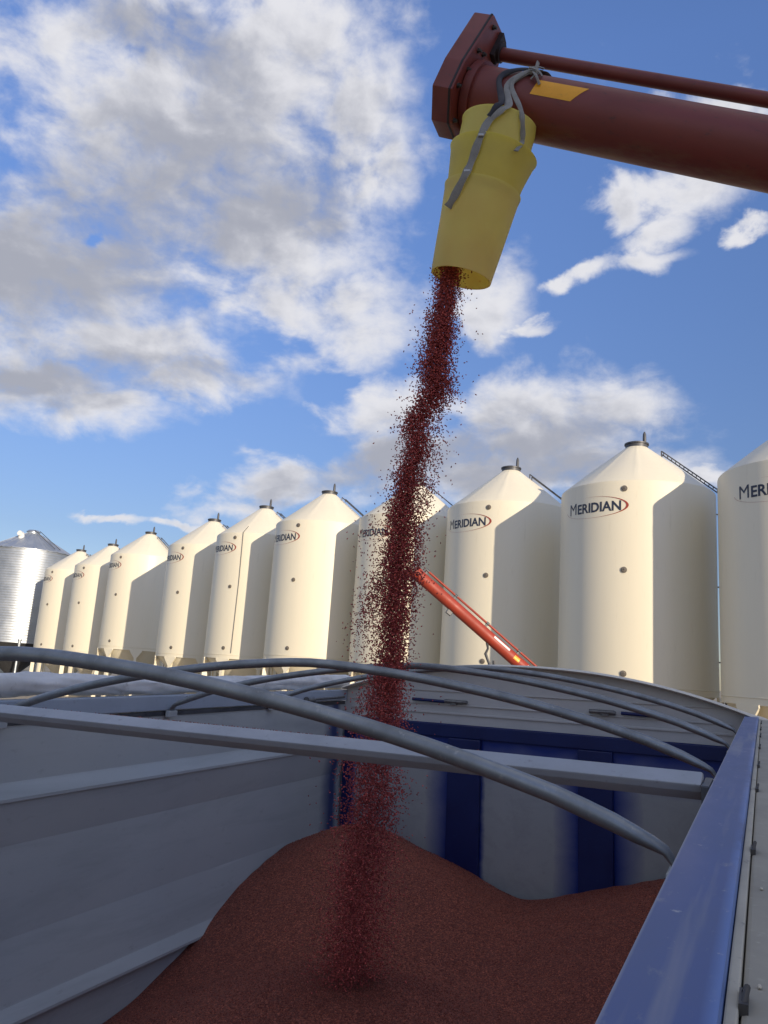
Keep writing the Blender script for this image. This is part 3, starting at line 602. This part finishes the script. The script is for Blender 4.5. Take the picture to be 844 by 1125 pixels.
# ------------------------------------------------------------------ seed heap in the trailer
def pile_h(t, l):
    def cone(ct, cl, cn, s, r0, ex=1.0):
        d = math.hypot((t - ct) * ex, l - cl); return cn - s * (math.sqrt(d * d + r0 * r0) - r0)
    hs = [cone(-2.02, -0.55, -0.715, 0.50, 0.16), cone(-1.42, -1.80, -1.02, 0.40, 0.35), cone(-0.12, -0.25, -0.795, 0.36, 0.22), cone(-0.2, -2.6, -1.18, 0.30, 0.6)]
    k = 26.0; mx = max(hs)
    return max(FL + 0.1, mx + math.log(sum(math.exp(k * (h - mx)) for h in hs)) / k - 0.010 - 0.030 * math.exp(-((t + 1.40) ** 2 + (l + 1.755) ** 2) / 0.0075))
hp = MB(); nt, nl = 98, 250
vs = []
for j in range(nl + 1):
    l = -0.036 - 6.0 * j / nl
    for i in range(nt + 1):
        t = -W + 0.02 + (W - 0.025) * i / nt
        h = pile_h(t, l) + 0.012 * mnoise.noise(Vector((t * 3.2, l * 3.2, 1))) + 0.006 * mnoise.noise(Vector((t * 11, l * 11, 5)))
        vs.append(tw(t, l, h))
hp.add(vs, [(j * (nt + 1) + i, j * (nt + 1) + i + 1, (j + 1) * (nt + 1) + i + 1, (j + 1) * (nt + 1) + i) for j in range(nl) for i in range(nt)])
tag(hp.build('seed_heap', M['pile'], None, 60), 'sloping heap of dark red treated seed inside the trailer', 'seed', kind='stuff')

# ------------------------------------------------------------------ falling seed
def kernels(name, pts, size, label, m, aspect=0.52):
    n = len(pts); base_v = np.array([(1, 0, 0), (-1, 0, 0), (0, .52, 0), (0, -.52, 0), (0, 0, .52), (0, 0, -.52), (.5, .4, .25), (-.5, -.4, -.25)])[:6]
    fcs = np.array([(0, 2, 4), (2, 1, 4), (1, 3, 4), (3, 0, 4), (2, 0, 5), (1, 2, 5), (3, 1, 5), (0, 3, 5)])
    q = rng.normal(size=(n, 4)); q /= np.linalg.norm(q, axis=1)[:, None]
    a, b, c, d = q.T
    Rm = np.stack([1 - 2 * (c * c + d * d), 2 * (b * c - a * d), 2 * (b * d + a * c), 2 * (b * c + a * d), 1 - 2 * (b * b + d * d), 2 * (c * d - a * b), 2 * (b * d - a * c), 2 * (c * d + a * b), 1 - 2 * (b * b + c * c)], 1).reshape(n, 3, 3)
    s = size * rng.uniform(0.8, 1.2, n)
    V = np.einsum('nij,kj->nki', Rm, base_v) * s[:, None, None] + pts[:, None, :]
    F = (fcs[None] + (np.arange(n) * 6)[:, None, None]).reshape(-1, 3)
    me = bpy.data.meshes.new(name); me.vertices.add(n * 6); me.vertices.foreach_set('co', V.reshape(-1).astype(np.float32))
    me.loops.add(F.size); me.loops.foreach_set('vertex_index', F.reshape(-1).astype(np.int32))
    me.polygons.add(len(F)); me.polygons.foreach_set('loop_start', np.arange(0, F.size, 3, dtype=np.int32)); me.polygons.foreach_set('loop_total', np.full(len(F), 3, np.int32))
    me.materials.append(m); me.update(); me.validate()
    o = bpy.data.objects.new(name, me); col.objects.link(o); tag(o, label, 'seed', kind='stuff'); return o
# stations down the fall: across, along, height, half width
PATH = np.array([[-1.031, -1.88, 1.90, 0.070], [-1.031, -1.88, 1.851, 0.076], [-1.056, -1.871, 1.639, 0.088], [-1.089, -1.858, 1.363, 0.099], [-1.156, -1.85, 1.173, 0.105], [-1.176, -1.839, 0.941, 0.100], [-1.206, -1.83, 0.751, 0.088], [-1.238, -1.82, 0.525, 0.088], [-1.249, -1.809, 0.302, 0.078], [-1.27, -1.802, 0.155, 0.085], [-1.304, -1.797, 0.045, 0.108], [-1.322, -1.792, -0.065, 0.115], [-1.337, -1.783, -0.244, 0.11], [-1.348, -1.774, -0.421, 0.11], [-1.371, -1.764, -0.631, 0.116], [-1.392, -1.752, -0.873, 0.122], [-1.399, -1.744, -1.024, 0.122]])
def fall(n, spread, lo=-1.03, hi=1.9, heavy=False):
    h = rng.uniform(lo, hi, n); o = np.argsort(PATH[:, 2])
    t, l, wd = (np.interp(h, PATH[o, 2], PATH[o, k]) for k in (0, 1, 3))
    if heavy: x = np.clip(rng.standard_t(3.0, n), -4.5, 4.5) * spread; y = np.clip(rng.standard_t(3.0, n), -4, 4) * spread
    else: x = rng.normal(0, spread, n); y = rng.normal(0, spread, n)
    return np.stack([t + x * wd, l + y * wd, h], 1)
def world_pts(P):
    return np.array(OO)[None] + P[:, :1] * np.array(TT) + P[:, 1:2] * np.array(LL) + P[:, 2:3] * np.array(NN)
parts = []
# eight braided strands give the fall its clumps and gaps
for s in range(9):
    n = 7400; P = fall(n, 0.25); ph = rng.uniform(0, 6.28); f1 = rng.uniform(1.5, 3.5); am = rng.uniform(0.2, 0.66)
    wd = np.interp(P[:, 2], PATH[::-1, 2], PATH[::-1, 3])
    P[:, 0] += wd * am * np.sin(f1 * P[:, 2] + ph); P[:, 1] += wd * am * np.cos(f1 * 0.8 * P[:, 2] + ph * 2)
    keep = np.array([mnoise.noise(Vector((p[0] * 5, p[1] * 5, p[2] * 2.6 + s * 7))) for p in P]) > rng.uniform(-0.6, 0.25, n); parts.append(P[keep])
parts.append(fall(11000, 0.46)); parts.append(fall(2700, 0.40, heavy=True))
# small splash thrown off to one side half way down
P = fall(4200, 0.20, 0.0, 0.80); dz_ = np.clip(0.72 - P[:, 2], 0, 1); wgt = np.exp(-((P[:, 2] - 0.52) / 0.15) ** 2)
P[:, 0] += -0.02 - 0.34 * dz_ + rng.normal(0, 0.020, len(P)) * (1 + 2.2 * dz_); P = P[rng.uniform(0, 1, len(P)) < wgt]; parts.append(P)
P = fall(700, 0.5, 0.15, 0.8); P[:, 0] -= 0.12; parts.append(P)
P = np.concatenate(parts)
wave = np.array([0.30 * mnoise.noise(Vector((h_ * 3.4, 1.7, 0.3))) + 0.22 * mnoise.noise(Vector((h_ * 8.0, 5.1, 2.0))) for h_ in P[:, 2]])
P[:, 0] += np.interp(P[:, 2], PATH[::-1, 2], PATH[::-1, 3]) * wave * np.clip((1.75 - P[:, 2]) / 0.4, 0, 1)
P = P[(np.abs(P[:, 0] + 1.22) < 0.75) & (np.abs(P[:, 1] + 1.8) < 0.6)]
lowk = np.clip((0.12 - P[:, 2]) / 0.25, 0, 1)
ct = np.interp(P[:, 2], PATH[::-1, 2], PATH[::-1, 0]); cl_ = np.interp(P[:, 2], PATH[::-1, 2], PATH[::-1, 1])
P[:, 0] = ct + (P[:, 0] - ct) * (1 + 0.35 * lowk); P[:, 1] = cl_ + (P[:, 1] - cl_) * (1 + 0.5 * lowk)
P = P[rng.uniform(0, 1, len(P)) > 0.25 * lowk]
# keep seed inside the spout mouth near the top, and above the heap below
top = P[:, 2] > 1.72; rr = np.hypot(P[:, 0] + 1.0, P[:, 1] + 1.88); P = P[~top | (rr < 0.118)]
gh = np.array([pile_h(p[0], p[1]) for p in P]); P = P[P[:, 2] > gh - 0.005]
kernels('falling_seed', world_pts(P), 0.0053, 'stream of dark red treated seed pouring from the yellow spout into the trailer', M['grain'])
# loose seed lying over the heap, thickest where the stream lands
n = 26000; Q = np.stack([rng.uniform(-W + 0.03, -0.01, n), rng.uniform(-4.2, -0.06, n)], 1)
n2 = 9000; Q2 = np.stack([rng.normal(-1.40, 0.20, n2), rng.normal(-1.78, 0.26, n2)], 1); Q = np.concatenate([Q, Q2])
Q = Q[(Q[:, 0] > -W + 0.03) & (Q[:, 0] < -0.01)]
hh = np.array([pile_h(a, b) + 0.012 * mnoise.noise(Vector((a * 3.2, b * 3.2, 1))) + 0.006 * mnoise.noise(Vector((a * 11, b * 11, 5))) for a, b in Q])
kernels('loose_seed', world_pts(np.concatenate([Q, (hh + 0.001)[:, None]], 1)), 0.0044, 'loose top layer of red treated seed scattered over the heap', M['loose'])
n = 150; bt = np.clip(rng.normal(-1.25, 0.35, n), -W + 0.05, -0.05); bl_ = rng.uniform(-2.945, -2.918, n)
kernels('stray_seed', world_pts(np.stack([bt, bl_, 0.012 + 0.004 * (bl_ + 2.918) / -0.03], 1)), 0.0042, 'stray red seeds lying on top of the square cross beam', M['loose'])
for (t, l, lab) in ((0.0905, -3.726, 'single pale kernel on the grey ledge, farther of two'), (0.090, -4.021, 'single pale kernel on the grey ledge beside a dark clip, nearer of two')):
    k_ = MB(); k_.lathe([(0.0003, -0.0030), (0.0013, -0.002), (0.0017, 0.0), (0.0013, 0.002), (0.0003, 0.003)], 10, frame=lambda x, y, z: tw(t + x, l + z, -0.0110 + y)); tag(k_.build('loose_kernel', M['pale_kernel'], None, 60), lab, 'kernel')

# ------------------------------------------------------------------ maroon unloading auger (own axes: x along the tube, y, z across it)
AX_ = Vector((0.87, -0.306, -0.386)).normalized(); AE1 = (Vector((0, 0, 1)) - AX_ * AX_.z).normalized(); AE2 = AX_.cross(AE1)
AE = Vector((0.29, 2.943, 2.463 + EYE))
LA = (AE.z - 0.35) / -AX_.z
auger = empty('auger', Matrix(((AX_.x, -AE2.x, AE1.x, AE.x), (AX_.y, -AE2.y, AE1.y, AE.y), (AX_.z, -AE2.z, AE1.z, AE.z), (0, 0, 0, 1))))
tag(auger, 'maroon grain auger reaching over the trailer with a boxy head and thin drive shaft', 'auger')
TRD = 0.128
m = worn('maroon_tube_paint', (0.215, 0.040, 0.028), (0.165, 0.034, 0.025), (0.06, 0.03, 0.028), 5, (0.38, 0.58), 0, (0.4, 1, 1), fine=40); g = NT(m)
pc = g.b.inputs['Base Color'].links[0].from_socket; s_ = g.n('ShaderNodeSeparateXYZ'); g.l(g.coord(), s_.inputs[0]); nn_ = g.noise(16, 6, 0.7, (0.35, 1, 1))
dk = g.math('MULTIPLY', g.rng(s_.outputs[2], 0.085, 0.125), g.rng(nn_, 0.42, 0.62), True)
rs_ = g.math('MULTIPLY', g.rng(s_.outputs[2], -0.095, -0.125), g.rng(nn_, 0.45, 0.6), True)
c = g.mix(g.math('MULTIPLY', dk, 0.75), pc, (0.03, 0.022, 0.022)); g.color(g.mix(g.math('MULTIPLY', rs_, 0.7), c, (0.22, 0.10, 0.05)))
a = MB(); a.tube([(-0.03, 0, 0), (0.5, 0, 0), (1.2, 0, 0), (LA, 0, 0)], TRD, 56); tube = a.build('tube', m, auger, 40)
a = MB(); a.tube([(-0.026, 0, 0), (0.012, 0, 0)], TRD + 0.016, 48); a.build('flange', M['maroon'], auger, 40)
HEX = [(0.135, 0.29), (-0.05, 0.33), (-0.10, 0.22), (-0.165, 0.0), (-0.165, -0.11), (-0.05, -0.185), (0.07, -0.19), (0.183, -0.11), (0.187, 0.02)]
a = MB(); a.prism(HEX, -0.128, -0.032, lambda s, u, wv: (s, -u, wv)); head = a.build('head_box', M['maroon'], auger, 12, bevel=0.006)
a = MB(); a.prism([(u * 1.012, wv * 1.012) for u, wv in HEX], -0.050, -0.040, lambda s, u, wv: (s, -u, wv)); a.build('seam', M['grime'], head, bevel=0.002)
for u, wv in ((0.10, 0.26), (-0.04, 0.28), (0.13, 0.12), (0.14, 0.02), (0.155, -0.07), (0.06, -0.165), (-0.07, 0.19), (0.08, 0.145)):
    b = MB(); b.tube([(-0.034, -u, wv), (-0.024, -u, wv)], 0.011, 6); b.tube([(-0.026, -u, wv), (-0.014, -u, wv)], 0.006, 8); b.build('bolt', M['bolt'], head)
a = MB(); a.tube([(-0.034, 0.012, 0.238), (0.0, 0.012, 0.238)], 0.042, 24); a.box((-0.032, -0.03, 0.19), (-0.012, 0.03, 0.30)); a.build('bearing', M['grime'], head, 40)
a = MB(); a.tube([(-0.01, 0.020, 0.236), (LA * 0.96, 0.020, 0.236)], 0.0285, 24); a.build('drive_shaft', M['maroon'], auger, 40)
for s in (2.6, 5.6, 8.6):
    a = MB(); a.box((s - 0.02, -0.02, 0.10), (s + 0.02, 0.05, 0.205)); a.tube([(s - 0.03, 0.020, 0.236), (s + 0.03, 0.020, 0.236)], 0.045, 20); a.build('shaft_support', M['maroon'], auger, 40)
a = MB()                                                   # amber reflector tape hugging the tube
def ring(s, ang, rad): return (s, -rad * math.sin(ang), rad * math.cos(ang))
vs = []; na = 10
for i in range(na + 1):
    ang = R(70 + 32 * i / na); k_ = i / na
    vs += [ring(0.285 - 0.012 * k_, ang, TRD + 0.0012), ring(0.500 - 0.05 * k_, ang, TRD + 0.0012)]
a.add(vs, [(2 * i, 2 * i + 1, 2 * i + 3, 2 * i + 2) for i in range(na)]); a.build('reflector_tape', M['amber'], auger, 60)
# frame and wheels carrying the auger, beyond the right edge of the view
def al(s): return AE + AX_ * s
inv = auger.matrix_world.inverted()
um = MB(); c0 = al(7.2)
sidev = Vector((AX_.y, -AX_.x, 0)).normalized()
for sg in (-1, 1):
    um.tube([inv @ (al(4.6) + Vector((0, 0, -0.12))), inv @ Vector((c0.x + sidev.x * sg * 1.2, c0.y + sidev.y * sg * 1.2, 0.45))], 0.045, 10)
    um.tube([inv @ (al(10.8) + Vector((0, 0, -0.1))), inv @ Vector((c0.x + sidev.x * sg * 1.2, c0.y + sidev.y * sg * 1.2, 0.45))], 0.045, 10)
um.tube([inv @ Vector((c0.x + sidev.x * sg * 1.25, c0.y + sidev.y * sg * 1.25, 0.45)) for sg in (-1, 1)], 0.05, 10); um.build('undercarriage', M['maroon'], auger, 40)
for sg in (-1, 1):
    cw = Vector((c0.x + sidev.x * sg * 1.4, c0.y + sidev.y * sg * 1.4, 0.4)); fwd = Vector((AX_.x, AX_.y, 0)).normalized()
    wh = MB(); wh.lathe([(0.2, -0.1), (0.36, -0.11), (0.4, -0.07), (0.4, 0.07), (0.36, 0.11), (0.2, 0.1)], 32, True, frame=lambda x, y, z: inv @ (cw + fwd * x + sidev * z + Vector((0, 0, y)))); wo_ = wh.build('wheel', M['tyre'], auger, 40)
    rm = MB(); rm.lathe([(0.02, 0.06), (0.199, 0.07), (0.199, -0.07), (0.02, -0.06)], 24, frame=lambda x, y, z: inv @ (cw + fwd * x + sidev * z + Vector((0, 0, y)))); rm.build('rim', M['galv'], wo_, 40)
hop = MB(); e_ = al(LA)
hop.add([inv @ Vector((e_.x + x, e_.y + y, z)) for x, y, z in ((-.7, -.7, .75), (.7, -.7, .75), (.7, .7, .75), (-.7, .7, .75), (-.3, -.3, .12), (.3, -.3, .12), (.3, .3, .12), (-.3, .3, .12))], [(0, 1, 5, 4), (1, 2, 6, 5), (2, 3, 7, 6), (3, 0, 4, 7), (4, 5, 6, 7)]); hop.build('intake_hopper', M['maroon'], auger)

# ------------------------------------------------------------------ yellow plastic spout hung under the auger head, three nested cones
S0 = tw(-0.790, -1.935, 2.50); S1 = tw(-0.975, -1.885, 1.803); SA = (S1 - S0).normalized(); SL = (S1 - S0).length
SX = (right - SA * right.dot(SA)).normalized(); SY = SA.cross(SX)
SM = Matrix(((SX.x, SY.x, -SA.x, S1.x), (SX.y, SY.y, -SA.y, S1.y), (SX.z, SY.z, -SA.z, S1.z), (0, 0, 0, 1)))
SM = SM if SM.to_3x3().determinant() > 0 else Matrix(((SX.x, -SY.x, -SA.x, S1.x), (SX.y, -SY.y, -SA.y, S1.y), (SX.z, -SY.z, -SA.z, S1.z), (0, 0, 0, 1)))
spout = empty('spout', SM); tag(spout, 'translucent yellow plastic spout of three nested cones strapped beneath the auger head', 'spout')
def cone(z0, r0, z1, r1, name, dx0=0.0, dx1=0.0, flare=0.0, skin='yellow'):
    b = MB(); n_ = 14; seg = 56; outer = []; inner = []
    for i in range(n_ + 1):
        k_ = i / n_; z = z0 + (z1 - z0) * k_; r = r0 + (r1 - r0) * k_; dx = dx0 + (dx1 - dx0) * k_
        if i == n_: r += 0.0035                     # small rolled rim
        outer.append((r, z, dx)); inner.append((r - 0.006, z, dx))
    prof = outer + inner[::-1]; vs = []
    for i, (r, z, dx) in enumerate(prof):
        for q in range(seg):
            a = 2 * math.pi * q / seg; zz = z
            wob_ = 0.0022 * mnoise.noise(Vector((math.cos(a) * 1.5, math.sin(a) * 1.5, z * 7))) 
            ex = flare * max(0, math.cos(a - 0.2)) ** 4 * max(0.0, 1 - (abs(z - z1) / 0.12)) 
            vs.append(((r + wob_ + ex) * math.cos(a) + dx, (r + wob_ + ex) * math.sin(a), zz))
    P_ = len(prof)
    fs = []; mi = []
    for i in range(P_):
        for q in range(seg):
            j = (i + 1) % P_; fs.append((i * seg + q, i * seg + (q + 1) % seg, j * seg + (q + 1) % seg, j * seg + q)); mi.append(1 if i > n_ else 0)
    o_ = len(b.v); b.v += vs; b.f += fs; b.mi += mi
    return b.build(name, [M[skin], M['stained'] if z0 == 0.0 else M['yellow_inside']], spout, 50)
cone(SL - 0.27, 0.150, SL - 0.060, 0.158, 'cone')
cone(SL - 0.395, 0.145, SL - 0.185, 0.178, 'cone', 0.0, 0.0, 0.012, 'yellow_mid')
cone(0.0, 0.129, SL - 0.350, 0.160, 'cone')

# ------------------------------------------------------------------ straps tying the spout up
def cone_r(z):            # outermost radius of the nested cones at height z above the spout mouth
    r = 0.0
    for z0, r0, z1, r1 in ((SL - 0.27, 0.150, SL - 0.060, 0.158), (SL - 0.395, 0.145, SL - 0.185, 0.178), (0.0, 0.129, SL - 0.350, 0.160)):
        if z0 <= z <= z1: r = max(r, r0 + (r1 - r0) * (z - z0) / (z1 - z0))
    return r or 0.14
def spf(x, z, lift=0.006):
    r = cone_r(z) + 0.004; return SM @ Vector((x, -math.sqrt(max(0, r * r - x * x)) - lift, z))
def tsf(s, deg, lift=0.006):
    return AE + AX_ * s + AE1 * ((TRD + lift) * math.cos(R(deg))) + AE2 * ((TRD + lift) * math.sin(R(deg)))
def smooth(pts, k=6):
    pts = [Vector(p) for p in pts]; out = []
    for i in range(len(pts) - 1):
        p0, p1, p2, p3 = pts[max(i - 1, 0)], pts[i], pts[i + 1], pts[min(i + 2, len(pts) - 1)]
        for q in range(k):
            t = q / k; out.append(0.5 * ((2 * p1) + (p2 - p0) * t + (2 * p0 - 5 * p1 + 4 * p2 - p3) * t * t + (3 * p1 - p0 - 3 * p2 + p3) * t ** 3))
    return out + [pts[-1]]
def strap(name, pts, hw, th, m, label, cat='strap'):
    b = MB(); P = smooth(pts); n = len(P)
    b.tube(P, [(hw * (1 + 0.12 * math.sin(i * 0.9)), th) for i in range(n)], 10, flat=(AX_ + right).normalized(), fixed=True)
    return tag(b.build(name, m, None, 50), label, cat)
st1 = strap('strap', [tsf(0.30, -20), tsf(0.27, 15, 0.010), tsf(0.245, 40, 0.012), tsf(0.215, 66, 0.012), tsf(0.175, 98, 0.014), spf(0.012, SL - 0.05, 0.014), spf(-0.012, SL - 0.085, 0.012), spf(-0.05, 0.585, 0.012), spf(-0.068, 0.50, 0.010), spf(-0.078, 0.41, 0.012), spf(-0.090, 0.35, 0.022), spf(-0.112, 0.27, 0.016), spf(-0.126, 0.235, 0.016)], 0.015, 0.0022, M['strap'], 'long grey webbing strap hanging down the front of the yellow spout')
bk = MB(); bk.tube([spf(-0.085, 0.372, 0.016) - right * 0.012, spf(-0.085, 0.372, 0.018) + right * 0.012], 0.006, 8); bk.build('tack', M['galv'], st1, 40)
bk = MB(); bk.tube([spf(-0.066, 0.515, 0.013) - right * 0.010, spf(-0.066, 0.515, 0.013) + right * 0.010], 0.006, 8); bk.build('tack', M['galv'], st1, 40)
strap('strap', [tsf(0.250, 30, 0.016), tsf(0.225, 60, 0.018), tsf(0.19, 95, 0.018), spf(0.062, SL - 0.045, 0.014), spf(0.080, SL - 0.09, 0.012), spf(0.098, 0.58, 0.010), spf(0.102, 0.55, 0.010), spf(0.085, 0.49, 0.022)], 0.010, 0.0022, M['strap'], 'short grey webbing strap end dangling over the right part of the yellow spout')
strap('rubber_cord', [tsf(0.255, 5, 0.010), tsf(0.225, 35, 0.012), tsf(0.165, 62, 0.012), tsf(0.125, 88, 0.012), spf(-0.018, SL - 0.04, 0.012), spf(-0.034, SL - 0.075, 0.010), spf(-0.050, 0.605, 0.008)], 0.013, 0.006, M['black_strap'], 'black rubber cord looped around the auger tube above the yellow spout', 'cord')
kn = MB()
for q in range(5):
    c_ = tsf(0.235 + 0.01 * q, 40 + 9 * q, 0.018); kn.tube(smooth([c_ + right * 0.03 * math.cos(q * 1.3) + upv * 0.03 * math.sin(q * 1.3), c_ - fw * 0.012, c_ - right * 0.03 * math.cos(q * 1.9) - upv * 0.022 * math.sin(q * 1.1)], 4), [(0.010, 0.004)] * 9, 8)
kn.build('knot', M['strap'], st1, 50)

# ------------------------------------------------------------------ orange auger leaning in front of the silos
OA = Vector((0.757, 14.94, EYE + 1.791)); OB = Vector((2.953, 15.27, EYE + 0.145)); OD = (OB - OA).normalized(); OL = (OA.z - 0.3) / -OD.z
OU = (Vector((0, 0, 1)) - OD * OD.z).normalized(); OS = OD.cross(OU)
oa = empty('auger', Matrix(((OD.x, -OS.x, OU.x, OA.x), (OD.y, -OS.y, OU.y, OA.y), (OD.z, -OS.z, OU.z, OA.z), (0, 0, 0, 1))))
if oa.matrix_world.to_3x3().determinant() < 0: oa.matrix_world = Matrix(((OD.x, OS.x, OU.x, OA.x), (OD.y, OS.y, OU.y, OA.y), (OD.z, OS.z, OU.z, OA.z), (0, 0, 0, 1)))
tag(oa, 'bright orange-red auger tube leaning in front of the cream silos', 'auger')
a = MB(); a.tube([(0, 0, 0), (2, 0, 0), (OL, 0, 0)], 0.118, 28); a.build('tube', M['orange'], oa, 40)
a = MB(); a.tube([(0.05, 0, 0.185), (OL, 0, 0.185)], 0.022, 10); a.build('drive_shaft', M['orange'], oa, 40)
for s in (0.08, 0.82, 1.64, 2.46, 3.4, 4.4, 5.4):
    a = MB(); a.box((s - 0.02, -0.02, 0.10), (s + 0.02, 0.02, 0.175)); a.tube([(s - 0.03, 0, 0.185), (s + 0.03, 0, 0.185)], 0.032, 12); a.build('shaft_support', M['dark_steel'], oa, 40)
a = MB(); a.tube([(-0.10, 0, 0), (-0.005, 0, 0)], 0.126, 28); a.build('end_collar', M['orange'], oa, 40)
a = MB(); a.lathe([(0.13, -0.05), (0.15, -0.3), (0.14, -0.55), (0.13, -0.55), (0.12, -0.1)], 24, frame=lambda x, y, z: (x * 0.75 - 0.10 + z * 0.5, y * 0.75, z * 0.7)); a.build('discharge_spout', M['orange'], oa, 40)
def patch(s0, s1, a0, a1, m, name):
    b = MB(); vs = []
    sg = 1 if (oa.matrix_world.to_3x3() @ Vector((0, 1, 0))).y < 0 else -1
    for i in range(9):
        an = R(a0 + (a1 - a0) * i / 8); vs += [(s0, sg * 0.120 * math.sin(an), 0.120 * math.cos(an)), (s1, sg * 0.120 * math.sin(an), 0.120 * math.cos(an))]
    b.add(vs, [(2 * i, 2 * i + 1, 2 * i + 3, 2 * i + 2) for i in range(8)]); b.build(name, m, oa, 60)
patch(1.88, 2.28, 48, 72, M['decal'], 'decal'); patch(2.42, 2.55, 62, 100, M['amber'], 'reflector_tape'); patch(2.74, 2.92, 50, 95, M['decal'], 'decal')
a = MB(); a.box((0.86, -0.03, -0.20), (0.98, 0.03, -0.10)); a.build('lug', M['dark_steel'], oa, bevel=0.01)
inv = oa.matrix_world.inverted(); hz = oa.matrix_world @ Vector((1.86, 0, -0.10))
a = MB(); a.tube([inv @ (hz + Vector((0, 0, 0))), inv @ (hz + Vector((0.02, 0, -0.12))), inv @ (hz + Vector((-0.02, 0.02, -0.22))), inv @ (hz + Vector((0.05, 0, -0.40))), inv @ (hz + Vector((0.10, 0, -0.55)))], [0.03, 0.022, 0.03, 0.024, 0.05], 8)
a.tube([inv @ (hz + Vector((0.14, 0, -0.34))), inv @ (hz + Vector((0.16, 0, -0.6)))], 0.025, 8); a.build('winch_cable', M['dark_steel'], oa, 40)
a = MB(); p = oa.matrix_world @ Vector((3.6, 0, -0.1)); q = Vector((p.x + 0.2, p.y, 0.5))
for sg in (-1, 1): a.tube([inv @ p, inv @ (q + Vector((0, sg * 1.0, 0)))], 0.05, 8); a.tube([inv @ (oa.matrix_world @ Vector((5.4, 0, -0.1))), inv @ (q + Vector((0, sg * 1.0, 0)))], 0.04, 8)
a.tube([inv @ (q + Vector((0, -1.05, 0))), inv @ (q + Vector((0, 1.05, 0)))], 0.05, 8); a.build('undercarriage', M['orange'], oa, 40)
for sg in (-1, 1):
    cw = q + Vector((0, sg * 1.15, -0.1)); b = MB(); b.lathe([(0.2, -0.1), (0.38, -0.11), (0.41, 0), (0.38, 0.11), (0.2, 0.1)], 28, True, frame=lambda x, y, z: inv @ (cw + Vector((x, z, y)))); wo_ = b.build('wheel', M['tyre'], oa, 40)
    b = MB(); b.lathe([(0.02, 0.05), (0.199, 0.07), (0.199, -0.07), (0.02, -0.05)], 20, frame=lambda x, y, z: inv @ (cw + Vector((x, z, y)))); b.build('rim', M['galv'], wo_, 40)
